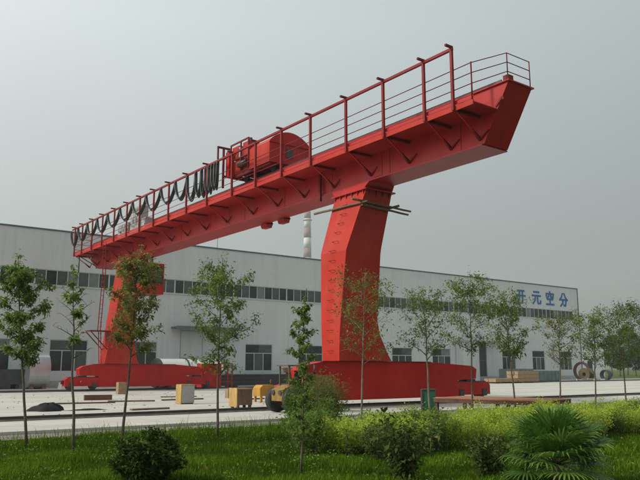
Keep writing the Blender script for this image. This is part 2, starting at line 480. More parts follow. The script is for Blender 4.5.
w = MB(); w.box(BX0, BX1+0.05, BY-0.07, BY+0.29, BH, BH+0.13); part('eaves_trim', w, BLUE_TRIM, shop)
w = MB(); w.box(BX1-0.10, BX1+0.05, BY-0.06, BY+0.29, 0, BH-0.003); part('corner_trim', w, BLUE_TRIM, shop)
w = MB(); w.box(BX0, BX1-0.11, BY-0.05, BY-0.003, 0.0, 0.55); part('plinth', w, GREY, shop)
# ground-floor windows: one wide top light over three lower panes
def frame_of(x0,x1,z0,z1,vs,hs,t=0.07):
    m = MB(); y0, y1 = BY+0.05, BY+0.14
    m.box(x0,x1,y0,y1,z0,z0+t); m.box(x0,x1,y0,y1,z1-t,z1)
    m.box(x0,x0+t,y0,y1,z0+t,z1-t); m.box(x1-t,x1,y0,y1,z0+t,z1-t)
    for v0, za, zb in vs: m.box(v0-t/2,v0+t/2,y0+.003,y1-.003,za,zb)
    for h0 in hs: m.box(x0+t,x1-t,y0+.006,y1-.006,h0-t/2,h0+t/2)
    return m
cache = {}; prn = random.Random(12)
def pane(key, wd, ht, parent, loc):
    mat = prn.choices((GLASS, GLASS_MD, GLASS_LT), (6, 3, 1))[0]
    k2 = (key, mat.name)
    if k2 not in cache: cache[k2] = MB().box(0, wd, 0, 0.02, 0, ht).mesh('pane')
    o = piece('pane', cache[k2], mat, parent, loc)
    o.location.y += prn.uniform(-0.012, 0.012)
for x0,x1,z0,z1 in wins:
    tr = z0 + (z1-z0)*0.66; n = 3; wd = (x1-x0)/n
    fo = part('window', frame_of(x0,x1,z0,z1,[(x0+wd*k, z0, tr) for k in range(1,n)],[tr]), FRAME, shop)
    for k in range(n):
        pane(('l', round(wd,2)), wd-0.005, tr-z0-0.005, fo, (x0+wd*k+.002, BY+0.085, z0+.002))
    for k in range(2):
        pane(('u', round(x1-x0,2)), (x1-x0)/2-0.005, z1-tr-0.005, fo, (x0+(x1-x0)/2*k+.002, BY+0.085, tr+.002))
# the strip: seven panes to a bay
for a, b in bays:
    n = 7; wd = (b-a)/n
    if b < 3: continue
    fo = part('window_strip', frame_of(a,b,STRIP_Z0,STRIP_Z1,[(a+wd*k, STRIP_Z0, STRIP_Z1) for k in range(1,n)],[],0.06), FRAME, shop)
    for k in range(n):
        pane('s', wd-0.005, STRIP_Z1-STRIP_Z0-0.005, fo, (a+wd*k+.002, BY+0.085, STRIP_Z0+.002))
w = MB(); w.box(BX0+8, 91.9, BY-0.06, BY-0.003, STRIP_Z0-0.09, STRIP_Z0-0.01); part('strip_sill', w, FRAME, shop)
# sliding door under a long canopy (left), recessed entrance with canopy (right)
dl = part('sliding_door', MB().box(29.33, 34.07, BY+0.12, BY+0.2, 0.02, 5.07), CLAD, shop)
m = MB()
for x in (29.36, 31.65, 34.0): m.box(x, x+0.06, BY+0.09, BY+0.118, 0.05, 5.0)
for z in (0.06, 2.5, 4.95): m.box(29.45, 33.98, BY+0.095, BY+0.117, z, z+0.05)
part('door_rail', m, GREY, dl)
w = MB(); w.box(28.35, 35.3, BY-1.1, BY-0.003, 5.18, 5.36); w.box(28.35, 35.3, BY-1.14, BY-1.103, 5.12, 5.42)
part('canopy', w, TEAL, shop)
w = MB(); w.box(66.3, 74.0, BY-1.3, BY-0.003, 4.8, 4.98); part('canopy', w, GREY, shop)
w = MB(); w.box(66.6, 69.6, BY-1.15, BY-0.06, 0.0, 4.79); part('entrance_pier', w, CLAD, shop)
w = MB(); w.box(69.93, 72.37, BY+0.14, BY+0.2, 0.03, 4.69); en = part('entrance_door', w, GREY_DK, shop)
m = MB()
for x in (69.95, 71.12, 72.3): m.box(x, x+.06, BY+0.10, BY+0.138, 0.04, 4.6)
m.box(70.02, 72.29, BY+0.105, BY+0.137, 2.5, 2.58); part('door_frame', m, TEAL, en)
# roof rod
w = MB(); w.cyl((33.0, BY+0.1, BH+0.13), (33.0, BY+0.1, BH+1.35), 0.025, 6); part('lightning_rod', w, STEEL_DK, shop)
# large characters
CH = [
 ('\u5f00', 79.0, [[(.15,.88),(.85,.88)], [(.03,.52),(.97,.52)], [(.35,.88),(.35,.5),(.30,.25),(.12,.02)], [(.67,.88),(.67,0)]]),
 ('\u5143', 82.45, [[(.2,.9),(.8,.9)], [(.04,.62),(.96,.62)], [(.38,.62),(.34,.3),(.08,.02)], [(.62,.62),(.62,.12),(.70,.05),(.93,.06),(.95,.24)]]),
 ('\u7a7a', 85.55, [[(.5,1.02),(.53,.9)], [(.06,.68),(.08,.86),(.94,.86),(.88,.70)], [(.38,.78),(.30,.62),(.12,.54)], [(.60,.80),(.60,.62),(.88,.58)], [(.2,.44),(.8,.44)], [(.5,.44),(.5,.05)], [(.06,.05),(.94,.05)]]),
 ('\u5206', 88.75, [[(.40,.98),(.28,.72),(.03,.48)], [(.60,.98),(.74,.70),(.98,.48)], [(.2,.5),(.80,.5),(.76,.12),(.68,.03),(.52,.08)], [(.46,.5),(.38,.22),(.12,.0)]]),
]
for c, x, strokes in CH:
    m = MB(); S = 1.95; zb = 10.42
    q = 0
    for st in strokes:
        P = [(x + a*S, zb + b*S*0.95) for a, b in st]
        for (ax, az), (bx_, bz) in zip(P[:-1], P[1:]):
            dx, dz = bx_-ax, bz-az; L = math.hypot(dx, dz); ux, uz = dx/L, dz/L; hw = 0.125
            ax -= ux*hw*.8; az -= uz*hw*.8; bx2, bz2 = bx_+ux*hw*.8, bz+uz*hw*.8
            y1 = BY-0.05-0.004*(q % 9); q += 1
            m.prism([(ax-uz*hw, az+ux*hw), (bx2-uz*hw, bz2+ux*hw), (bx2+uz*hw, bz2-ux*hw), (ax+uz*hw, az-ux*hw)], 'y', BY-0.004, y1)
    part('sign_character', m, BLUE_SIGN, shop)

# low white outbuilding past the corner
ob = thing('outbuilding', 'low white outbuilding past the right corner of the workshop', 'building', (96.9, BY, 0))
w = MB(); w.box(93.6, 99.6, BY+0.3, BY+6, 0, 4.6); part('wall', w, WHITE, ob)
w = MB(); w.box(93.5, 99.8, BY+0.1, BY+6.2, 4.603, 4.78); part('roof', w, GREY, ob)
w = MB(); w.box(95.2, 96.4, BY+0.25, BY+0.298, 1.2, 2.6); wd_ = part('window', w, GLASS, ob)
w = MB(); w.box(95.12, 96.48, BY+0.22, BY+0.297, 1.1, 1.19); part('sill', w, FRAME, wd_)
# chimney far away
CXY = (575.4, 800.0)
ch = thing('chimney', 'tall hazy chimney with red and white bands beyond the workshop', 'chimney', (*CXY, -0.16))
zz = -0.16; k = 0
for zt in (137, 154.5, 168, 183, 197.5, 211, 221.5):
    r0 = 8.0 - 3.4*(zz/221.5); r1 = 8.0 - 3.4*(zt/221.5)
    part('band', MB().cyl((*CXY, zz), (*CXY, zt), r0, 24, r1), [GREY, BAND_WHITE, BAND_RED][0 if k == 0 else 1 + (k % 2 == 0)], ch)
    zz = zt; k += 1
m = MB(); m.lathe((*CXY, 208.5), 'z', [(0, 4.85), (0, 6.6), (0.8, 6.6), (0.8, 4.85)], 24); part('gallery', m, GREY, ch)

# ================================================================== gantry crane
crane = thing('gantry_crane', 'huge red gantry crane with one long box girder on two kinked legs', 'crane', (19.9, 36.7, 0))
GX0, GX1, GZ0, GZ1 = 19.25, 20.55, 9.52, 11.5
m = MB(); m.prism([(14.75, GZ1), (15.93, GZ0), (55.9, GZ0), (57.2, GZ0+0.75), (57.2, GZ1)], 'x', GX0, GX1)
gird = part('main_girder', m, RED, crane)
m = MB(); m.box(GX0-0.07, GX1+0.07, 14.68, 57.25, GZ1+0.002, GZ1+0.05); part('top_flange', m, RED, gird)
m = MB(); m.box(GX0-0.06, GX1+0.06, 15.99, 55.88, GZ0-0.05, GZ0-0.002); part('bottom_flange', m, RED, gird)
m = MB(); m.box(GX0-0.03, GX0+0.25, 14.72, 14.95, GZ1+0.052, GZ1+0.24); part('end_stop', m, RED_DK, gird)
m = MB(); m.box(GX0+0.05, GX0+0.11, 15.1, 57.1, GZ1+0.052, GZ1+0.18); part('trolley_rail', m, STEEL_DK, gird)
m = MB(); m.box(GX1-0.11, GX1-0.05, 15.1, 57.1, GZ1+0.052, GZ1+0.18); part('trolley_rail', m, STEEL_DK, gird)
for y in np.arange(17.0, 56, 3.9):
    part('weld_seam', MB().box(GX0-0.007, GX0-0.0005, y, y+0.03, GZ0+0.02, GZ1-0.01), RED_DK, gird)
# web splice plates and a small bent strip on the near end
for y in (21.4, 34.3, 46.5):
    part('splice_plate', MB().box(GX0-0.016, GX0-0.001, y, y+0.5, GZ0+0.06, GZ1-0.02), RED, gird)
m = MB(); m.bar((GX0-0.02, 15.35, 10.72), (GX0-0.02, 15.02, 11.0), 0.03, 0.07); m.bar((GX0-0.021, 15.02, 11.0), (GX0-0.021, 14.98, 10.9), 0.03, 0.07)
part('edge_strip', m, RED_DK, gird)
# walkway on the -X side
WX, WZ = 17.97, 10.62
m = MB(); m.box(WX+0.012, GX0-0.002, 15.25, 57.4, WZ-0.03, WZ); deck = part('walkway_deck', m, RED, crane)
m = MB(); m.box(WX-0.045, WX+0.01, 15.25, 57.4, WZ-0.12, WZ+0.05); part('edge_channel', m, RED_OR, deck)
m = MB(); m.box(WX-0.012, WX+0.002, 15.25, 57.4, WZ+0.11, WZ+0.235); part('toe_board', m, RED, deck)
POSTS = [16.1, 17.5, 19.75, 22.1, 24.65, 27.0, 29.35, 31.7, 34.5, 37.05, 39.5, 41.75, 44.0, 46.25, 48.6, 51.0, 53.2, 55.5, 57.3]
RAILZ = 12.80
post_me = MB().box(-0.046, 0.048, -0.05, 0.05, 0, RAILZ-0.062-WZ+0.12).mesh('post')
arm_me = MB().box(-0.30, 0.06, -0.04, 0.04, 0, 0.08).mesh('rail_arm')
brk_me = MB().box(0.03, GX0-WX-0.002, -0.05, 0.05, 0, 0.085).mesh('walkway_bracket')
dia = MB().bar((GX0-WX-0.02, 0, 9.72-WZ), (0.12, 0, -0.13), 0.05, 0.05)
gus = MB().prism([(GX0-WX-0.003, 9.66-WZ), (GX0-WX-0.10, 9.69-WZ), (GX0-WX-0.46, 10.0-WZ), (GX0-WX-0.42, 10.03-WZ), (GX0-WX-0.003, 9.78-WZ)], 'y', -0.045, 0.045)
gus.bar((GX0-WX-0.03, -0.03, 9.70-WZ), (GX0-WX-0.03, -0.42, 9.98-WZ), 0.05, 0.05)  # added dark bar on the web, shaped as the strut's cast shadow
gus_me = gus.mesh('strut_foot_and_shadow')
dia_me = dia.mesh('bracket_strut')
for y in POSTS:
    piece('post', post_me, RED_MID, crane, (WX-0.10, y, WZ-0.12))
    piece('rail_arm', arm_me, RED_DK, crane, (WX-0.10, y, RAILZ+0.042))
    b = piece('walkway_bracket', brk_me, RED_DK, crane, (WX, y, WZ-0.122))
    piece('strut', dia_me, RED, b, (WX, y, WZ)); piece('strut_foot_and_shadow', gus_me, RED_MID, b, (WX, y, WZ))
m = MB(); m.box(WX-0.15, WX-0.05, 16.04, 58.0, RAILZ-0.06, RAILZ+0.04); part('festoon_rail', m, RED_MID, crane)
for k, z in enumerate((12.03, 11.66, 11.27)):
    m = MB(); m.tube([(WX-0.01, 57.35, z), (WX-0.01, 15.3, z), (GX0+0.02, 14.78, 12.56-0.345*k), (GX1-0.02, 14.78, 12.56-0.345*k)], 0.017, 6)
    part('guard_rail', m, RED_DK, crane)
m = MB(); m.cyl((WX-0.01, 15.3, WZ), (WX-0.01, 15.3, 12.06), 0.028, 6); part('guard_post', m, RED_DK, crane)
m = MB(); m.cyl((GX0+0.02, 14.78, GZ1+.05), (GX0+0.02, 14.78, 12.56), 0.02, 6); part('guard_post', m, RED_DK, crane)
m = MB(); m.cyl((GX1-0.02, 14.78, GZ1+.05), (GX1-0.02, 14.78, 12.56), 0.02, 6); part('guard_post', m, RED_DK, crane)
# far end of the walkway: end rail and diagonal strut
m = MB()
for z in (WZ+0.45, WZ+0.9, WZ+1.35): m.cyl((WX-0.1, 57.38, z), (GX0, 57.38, z), 0.02, 6)
m.cyl((GX0-0.05, 57.38, WZ), (GX0-0.05, 57.38, WZ+1.4), 0.025, 6); part('end_guard', m, RED_DK, crane)
m = MB(); m.bar((18.3, 57.0, WZ-0.13), (GX0, 56.2, 9.75), 0.07, 0.07); part('end_strut', m, STEEL_DK, crane)
m = MB(); m.cyl((18.2, 56.9, WZ-0.1), (18.2, 56.9, 9.15), 0.05, 8); part('limit_switch', m, STEEL_DK, crane)

# legs
def leg(Yc, dx=0.0, fl=0.0):
    def sec(x0, x1, hy, z): return [(x0, Yc-hy, z), (x1, Yc-hy, z), (x1, Yc+hy, z), (x0, Yc+hy, z)]
    S = [sec(18.08, 20.95-fl, 0.56, 1.89), sec(18.07, 20.72-fl*.7, 0.575, 2.2), sec(18.06, 20.25, 0.62, 3.0), sec(18.08, 20.08, 0.66, 3.6),
         sec(18.22, 20.12, 0.88, 6.45), sec(18.32, 20.16, 0.905, 6.75), sec(19.18, 20.66, 1.07, 9.14)]
    if fl:
        S = [sec(18.0, 20.6, 0.56, 1.89), sec(18.06, 20.4, 0.575, 2.2), sec(18.19, 20.2, 0.62, 3.0), sec(18.28, 20.12, 0.66, 3.6),
             sec(18.70, 20.14, 0.84, 6.45), sec(18.76, 20.18, 0.86, 6.75), sec(19.18, 20.66, 1.07, 9.14)]
    lg = part('leg', MB().loft(S), RED_OR, crane)
    part('leg_flange', MB().box(19.05, 20.78, Yc-1.2, Yc+1.2, 9.143, 9.2), RED, lg)
    m = MB(); m.loft([[(19.1,Yc-1.02,9.203),(20.72,Yc-1.02,9.203),(20.72,Yc+1.02,9.203),(19.1,Yc+1.02,9.203)],
                      [(19.17,Yc-1.3,GZ0-.052),(20.62,Yc-1.3,GZ0-.052),(20.62,Yc+1.3,GZ0-.052),(19.17,Yc+1.3,GZ0-.052)]])
    part('leg_head', m, RED, lg)
    rib = MB().prism([(0,0),(0.09,0),(0,-0.2)], 'y', -0.012, 0.012).mesh('stiffener')
    for k in range(6):
        y = Yc-0.98+k*0.392
        m = MB(); m.prism([(19.17,9.14),(19.06,9.14),(19.10,8.92)], 'y', y-0.012, y+0.012); part('stiffener', m, RED, lg)
    for k in range(4):
        x = 19.35+k*0.38
        m = MB(); m.prism([(Yc-1.07,9.14),(Yc-1.19,9.14),(Yc-1.06,8.92)], 'x', x-0.012, x+0.012); part('stiffener', m, RED_DK, lg)
    # saddle beam: deep box with tapering ends, on two wheeled bogies
    y0, y1 = Yc-0.36, Yc+0.36
    m = MB(); m.prism([(17.75,0.30),(25.25+dx,0.30),(25.30+dx,1.04),(26.55+dx,1.10),(26.62+dx,1.55),(26.30+dx,1.70),(23.5,1.86),(17.4,1.86),(16.6,1.72),(16.32,1.52),(16.4,1.10),(17.70,1.04)], 'y', y0, y1)
    sd = part('saddle_beam', m, RED, crane)
    m = MB(); m.prism([(23.52,1.862),(17.4,1.862),(17.4,1.885),(23.52,1.885)], 'y', y0-0.05, y1+0.05); part('saddle_cap', m, RED_DK, sd)
    for x0 in (15.42, 25.12+dx):
        m = MB(); m.prism([(x0,0.36),(x0+2.45,0.36),(x0+2.45,0.80),(x0+2.3,0.95),(x0+0.2,0.95),(x0,0.80)], 'y', y0+0.02, y1-0.02)
        bg = part('bogie', m, RED, crane)
        m = MB(); m.box(x0+0.9, x0+1.5, y0+0.1, y1-0.1, 0.951, 1.08); m.box(x0+0.25, x0+2.2, y0+0.06, y1-0.06, 0.952, 0.99)
        part('pivot', m, STEEL_DK, bg)
        for dx in (0.42, 2.02):
            m = MB(); m.lathe((x0+dx, Yc, 0.39), 'y', [(-0.1, 0.05), (-0.1, 0.29), (-0.07, 0.29), (-0.065, 0.25), (0.065, 0.25), (0.07, 0.29), (0.1, 0.29), (0.1, 0.05)], 24)
            part('wheel', m, STEEL_DK, bg)
            m = MB(); m.box(x0+dx-0.14, x0+dx+0.14, y0-0.03, y0+0.018, 0.30, 0.62); part('wheel_bearing', m, STEEL_DK, bg)
        m = MB(); m.box(x0-0.16 if x0 < 20 else x0+2.452, x0-0.002 if x0 < 20 else x0+2.6, Yc-0.12, Yc+0.12, 0.5, 0.75); part('buffer', m, RED_DK, bg)
        m = MB(); m.cyl((x0+1.1, y0-0.02, 0.62), (x0+1.1, y0-0.32, 0.62), 0.14, 12); m.cyl((x0+1.1, y0-0.32, 0.62), (x0+1.1, y0-0.36, 0.62), 0.10, 12)
        if x0 < 20: part('drive_motor', m, RED, bg)
    return lg, sd
lgN, sdN = leg(23.45)
lgF, sdF = leg(50.0, -0.85, 0.35)
# climbing steps on the near leg's side face
def leg_x(z):
    for (za, xa), (zb, xb) in (((1.89,18.08),(3.0,18.06)), ((3.0,18.06),(6.45,18.22)), ((6.45,18.22),(9.14,19.18))):
        if za <= z <= zb: return xa + (xb-xa)*(z-za)/(zb-za)
    return 19.18
step = MB().tube([(0.03,-0.16,0),(-0.12,-0.16,0.0),(-0.12,0.16,0.0),(0.03,0.16,0)], 0.011, 6, smooth=False).mesh('step')
z = 2.3
while z < 8.9:
    piece('step', step, RED_MID, lgN, (leg_x(z), 23.45, z)); z += 0.42
# pipe and small bracket beside the near leg top
m = MB(); m.box(19.05, 19.16, 25.5, 25.62, 9.2, 10.49); part('conduit', m, RED_DK, crane)
# far leg: ladder from the walkway to a landing, then to the saddle
lad = MB()
for y in (49.75, 50.3):
    lad.bar((17.78, y, 10.5), (17.85, y, 8.3), 0.05, 0.05); lad.bar((17.85, y, 8.3), (17.7, y, 4.22), 0.05, 0.05)
zz = 4.5
while zz < 10.4: lad.cyl((17.79, 49.76, zz), (17.79, 50.29, zz), 0.016, 6); zz += 0.32
ladder = part('ladder', lad, RED_MID, crane)
m = MB(); m.box(16.9, 18.33, 49.4, 50.6, 4.16, 4.22); m.bar((16.95, 49.5, 4.13), (18.16, 49.5, 2.9), 0.06, 0.06); m.bar((16.95, 50.5, 4.13), (18.16, 50.5, 2.9), 0.06, 0.06)
part('landing', m, RED_DK, crane)
lad = MB()
for y in (49.8, 50.25): lad.bar((17.75, y, 4.15), (17.9, y, 1.9), 0.05, 0.05)
zz = 2.1
while zz < 4.1: lad.cyl((17.83, 49.8, zz), (17.83, 50.25, zz), 0.018, 6); zz += 0.32
part('ladder', lad, RED_OR, crane)
# operator cab hung beside the far leg
m = MB(); cx0, cx1, cy0, cy1, cz0, cz1 = 19.5, 21.1, 46.9, 48.7, 6.75, 8.95
m.box(cx0, cx1, cy0, cy1, cz0, cz0+0.75); m.box(cx0, cx1, cy0, cy1, cz1-0.22, cz1)
for x in (cx0, cx1-0.09):
    for y in (cy0, cy1-0.09): m.box(x, x+0.09, y, y+0.09, cz0+0.75, cz1-0.22)
m.box((cx0+cx1)/2-.04, (cx0+cx1)/2+.04, cy0+.003, cy0+0.08, cz0+0.75, cz1-0.22)
cab = part('operator_cab', m, RED, crane)
for x in (cx0+0.09, (cx0+cx1)/2+.04): part('pane', MB().box(x, x+0.67, cy0+0.03, cy0+0.045, cz0+0.75, cz1-0.22), GLASS, cab)
part('pane', MB().box(cx0+0.03, cx0+0.045, cy0+0.09, cy1-0.09, cz0+0.75, cz1-0.22), GLASS, cab)
part('pane', MB().box(cx1-0.045, cx1-0.03, cy0+0.09, cy1-0.09, cz0+0.75, cz1-0.22), GLASS, cab)
m = MB()
for y in (47.1, 48.4):
    for x in (19.65, 20.2): m.box(x, x+0.12, y, y+0.12, cz1, GZ0-0.051)
part('cab_hanger', m, RED_DK, cab)

# crane rails
for yc, lab in ((23.45, 'dark steel crane rail in front along the yard edge'), (50.0, 'dark steel crane rail under the far saddle near the workshop')):
    m = MB(); m.prism([(yc-0.06,0.055),(yc-0.06,0.075),(yc-0.015,0.09),(yc-0.015,0.12),(yc-0.035,0.125),(yc-0.035,0.14),(yc+0.035,0.14),(yc+0.035,0.125),(yc+0.015,0.12),(yc+0.015,0.09),(yc+0.06,0.075),(yc+0.06,0.055)], 'x', -25, 110)
    rt = thing('crane_rail', lab, 'rail', (42, yc, 0))
    part('rail_head', m, STEEL_DK, rt); part('rail_bed', MB().box(-25, 110, yc-0.075, yc+0.075, 0.0, 0.053), GRAVEL, rt)

# ------------------------------------------------------------------ trolley on top of the girder
tr = thing('crane_trolley', 'red hoisting trolley with an arched hood on top of the girder', 'trolley', (19.9, 31.7, GZ1+0.18))
z0 = GZ1+0.36
m = MB()
for x in (18.72, 20.9): m.box(x, x+0.16, 29.3, 33.2, z0, z0+0.22)
for y in (29.3, 30.6, 31.9, 33.04): m.box(18.88, 20.9, y, y+0.16, z0+0.002, z0+0.218)
m.box(18.9, 20.88, 29.47, 33.0, z0+0.221, z0+0.25)
part('frame', m, RED_DK, tr)
for x in (GX0+0.08, GX1-0.08):
    for y in (29.9, 32.6):
        m = MB(); m.lathe((x, y, GZ1+0.37), 'x', [(-0.06,0.03),(-0.06,0.22),(-0.04,0.22),(-0.035,0.19),(0.035,0.19),(0.04,0.22),(0.06,0.22),(0.06,0.03)], 20); part('wheel', m, STEEL_DK, tr)
# hood: flat sides, arched roof
def arch(x0, x1, zb, ze, rise, n=14):
    P = [(x0, zb), (x1, zb), (x1, ze)]
    for k in range(1, n):
        t = k/n; P.append((x1+(x0-x1)*t, ze + rise*math.sin(math.pi*t)**0.75))
    P.append((x0, ze)); return P
m = MB(); m.prism(arch(18.62, 21.1, z0+0.1, 13.02, 0.62), 'y', 29.2, 31.2); hood = part('hood', m, RED_OR, tr)
m = MB(); m.prism(arch(18.58, 21.14, 12.98, 13.035, 0.63), 'y', 29.13, 29.19); part('hood_rim', m, RED, hood)
m = MB(); m.prism(arch(18.60, 21.12, z0+0.08, 13.02, 0.60), 'y', 29.195, 29.199); 
part('hood_end', m, RED, hood)
m = MB(); m.box(19.62, 20.02, 29.14, 29.19, 12.3, 12.78); part('hood_window', m, GREY_DK, hood)
# gearbox, motor, control boxes behind the hood
m = MB(); m.box(18.72, 20.6, 31.25, 32.0, z0+0.25, z0+0.95); part('gearbox', m, RED_OR, tr)
m = MB(); m.box(18.66, 19.5, 32.05, 33.0, z0+0.25, z0+0.9); part('motor_box', m, RED_OR, tr)
m = MB(); m.cyl((19.6, 32.55, z0+0.62), (20.8, 32.55, z0+0.62), 0.34, 20); part('rope_drum', m, RED, tr)
m = MB(); m.box(18.66, 19.3, 31.3, 31.95, z0+1.02, z0+1.75); part('control_box', m, RED, tr)
m = MB(); m.box(18.62, 18.95, 32.0, 32.3, z0+0.98, z0+1.6); part('control_box', m, GREY, tr)
m = MB(); m.box(18.64, 19.3, 32.36, 33.05, z0+1.02, z0+1.72); part('control_box', m, RED_OR, tr)
m = MB(); m.box(18.32, 18.66, 32.86, 33.2, z0+0.05, z0+1.45); part('resistor_box', m, RED, tr)
m = MB(); m.cyl((18.9, 31.6, z0+1.76), (18.9, 31.6, z0+2.0), 0.12, 12); part('fan', m, STEEL_DK, tr)
m = MB(); m.cyl((18.58, 31.3, z0+0.55), (18.58, 32.2, z0+0.55), 0.17, 14); part('brake_motor', m, STEEL_DK, tr)
m = MB(); m.tube([(18.6, 32.3, z0+1.5), (18.5, 32.6, z0+1.1), (18.55, 32.9, z0+1.3), (18.3, 33.35, z0+1.1)], 0.03, 6); part('wiring', m, CABLE, tr)
m = MB()
for y in (31.22, 32.0, 33.08): m.box(18.55, 18.62, y, y+0.07, z0+0.2, z0+1.82)
m.box(18.55, 18.62, 31.22, 33.15, z0+1.822, z0+1.9); m.box(18.56, 18.61, 31.29, 33.08, z0+0.94, z0+1.0)
part('panel_frame', m, RED_DK, tr)
m = MB(); m.box(18.2, 18.3, 33.3, 33.4, WZ+0.7, 13.55); m.box(17.86, 18.72, 33.3, 33.4, 13.552, 13.65); m.box(18.31, 18.72, 33.22, 33.3, z0+0.05, z0+0.15); m.box(18.2, 18.3, 33.2, 33.299, z0+0.05, z0+0.15); m.box(17.86, 17.94, 33.31, 33.39, 12.9, 13.55)
part('tow_arm', m, RED_DK, tr)
# side frame hanging on the girder's far side, ending under the girder
m = MB()
for y in (30.6, 32.3):
    m.box(GX1+0.15, GX1+0.30, y, y+0.5, 9.5, z0-0.002); m.prism([(GX1-0.15, 9.42),(GX1+0.30, 9.42),(GX1+0.30,9.5),(GX1+0.22,9.22),(GX1-0.07,9.22)], 'y', y-0.05, y+0.55)
part('side_frame', m, RED, tr)
m = MB(); m.box(GX1+0.32, GX1+0.9, 30.5, 33.0, z0-0.5, z0-0.1); part('side_beam', m, RED, tr)

# ------------------------------------------------------------------ festoon cable
fc = thing('festoon_cable', 'black festoon cable looping under the top rail of the walkway', 'cable', (WX-0.1, 46, RAILZ-0.06))
hang = [58.3, 56.6, 54.4, 52.2, 50.0, 47.6, 45.3, 43.0, 40.7, 38.6, 37.0, 35.9, 35.2, 34.7, 34.3, 33.95, 33.6, 33.3]
dep = [1.3, 1.05, 1.0, 1.05, 1.0, 1.05, 1.05, 1.0, 1.1, 1.2, 1.35, 1.4, 1.45, 1.4, 1.45, 1.4, 1.35]
rr = random.Random(3)
for k in range(len(hang)-1):
    a, b = hang[k], hang[k+1]; m = MB(); d = dep[k] + rr.uniform(-.1, .1)
    ex = 0.68 if (a-b) > 1.5 else 0.4
    for off in (-0.06, 0.0, 0.06):
        P = []
        for i in range(15):
            t = i/14; P.append((WX-0.10+off, a+(b-a)*t, RAILZ-0.14-d*(math.sin(math.pi*t)**ex)*(1+off)))
        m.tube(P, 0.046, 6)
    part('cable_loop', m, CABLE, fc)
for y in hang[1:]:
    m = MB(); m.box(WX-0.17, WX-0.03, y-0.07, y+0.07, RAILZ-0.19, RAILZ-0.062); part('cable_carrier', m, STEEL_DK, fc)

# electrical cabinets on the walkway by the far leg
for y0, y1, zt, lab in ((47.3, 49.2, 1.15, 'low wide grey electrical cabinet on the crane walkway'), (45.1, 46.9, 2.0, 'tall grey electrical cabinet on the crane walkway, behind the cable loops'),
                        (44.25, 44.95, 1.0, 'small narrow grey electrical cabinet on the walkway beside the tall one')):
    c = thing('electrical_cabinet', lab, 'cabinet', (18.65, (y0+y1)/2, WZ), 'cabinets on the crane walkway')
    part('body', MB().box(18.42, 18.95, y0, y1, WZ, WZ+zt), GREY, c)
    n = max(1, round((y1-y0)/0.7)); wd = (y1-y0)/n
    for k in range(n):
        d = part('door', MB().box(18.395, 18.418, y0+wd*k+0.03, y0+wd*(k+1)-0.03, WZ+0.08, WZ+zt-0.06), GREY, c)
        part('handle', MB().box(18.37, 18.394, y0+wd*k+0.06, y0+wd*k+0.1, WZ+zt*0.45, WZ+zt*0.6), STEEL_DK, d)

# timber poles lashed round the near leg below the girder
poles = [((18.88, 25.7, 8.60), (18.88, 21.9, 8.50), 'rough timber pole tied along the left face of the near crane leg'),
         ((18.35, 22.33, 8.60), (21.75, 22.33, 8.50), 'rough timber pole across the front of the near crane leg, upper one'),
         ((18.9, 22.34, 8.44), (21.6, 22.34, 8.33), 'rough timber pole across the front of the near crane leg, lower one'),
         ((20.62, 21.9, 8.52), (20.62, 25.4, 8.50), 'rough timber pole behind the right edge of the near crane leg')]
for a, b, lab in poles:
    P = [Vector(a).lerp(Vector(b), t/6) + Vector((0, 0, 0.007*math.sin(t*2.1))) for t in range(7)]
    single('timber_pole', MB().tube(P, 0.058, 8, 0.045), WOOD_DK, lab, 'pole', a, 'poles lashed to the crane leg')

# ================================================================== things in the yard
# rolled steel shells by the workshop wall
def shell(name, label, cx, y0, y1, r, mat, axis='y', group=None, t=0.05, z=0.0):
    th = thing(name, label, 'steel shell', (cx, (y0+y1)/2, z) if axis == 'y' else ((y0+y1)/2, cx, z), group)
    m = MB()
    prof = [(y0, r-t), (y0, r), (y1, r), (y1, r-t)]
    m.lathe((cx, 0, z+r) if axis == 'y' else (0, cx, z+r), axis, prof, 40)
    sh = part('shell', m, mat, th)
    for f in sh.data.polygons: f.use_smooth = False
    return th
# the bright shell at the left lies along X: its curved side faces the camera
th = shell('rolled_shell', 'large bright steel cylinder lying by the workshop wall at far left', 58.3, 15.0, 16.55, 1.42, STEEL, 'x')
for xa in (15.2, 16.1):
    part('chock', MB().prism([(57.2,0.0),(57.95,0.0),(57.38,0.30)], 'x', xa, xa+0.25), WOOD_DK, th); part('chock', MB().prism([(59.4,0.0),(58.65,0.0),(59.22,0.30)], 'x', xa, xa+0.25), WOOD_DK, th)
# white tank with dark straps behind the far saddle
tk = thing('horizontal_tank', 'white horizontal tank with a dark strap behind the far crane saddle', 'tank', (27.6, 55.4, 0))
m = MB(); m.lathe((0, 55.4, 1.2), 'x', [(24.6, 0.02), (24.6, 1.06), (24.75, 1.16), (30.2, 1.16), (30.35, 1.06), (30.35, 0.02)], 36); part('shell', m, WHITE, tk)
m = MB(); m.lathe((0, 55.4, 1.2), 'x', [(24.40, 0.5), (24.40, 1.17), (24.55, 1.2), (24.7, 1.18), (24.7, 0.5)], 36); part('end_ring', m, GREY_DK, tk)
m = MB(); m.lathe((0, 55.4, 1.2), 'x', [(27.0, 1.165), (27.0, 1.2), (27.12, 1.2), (27.12, 1.165)], 36); part('strap', m, STEEL_DK, tk)
for xa in (25.3, 29.4): part('cradle', MB().box(xa, xa+0.25, 54.5, 56.3, 0, 0.4), RUST, tk)
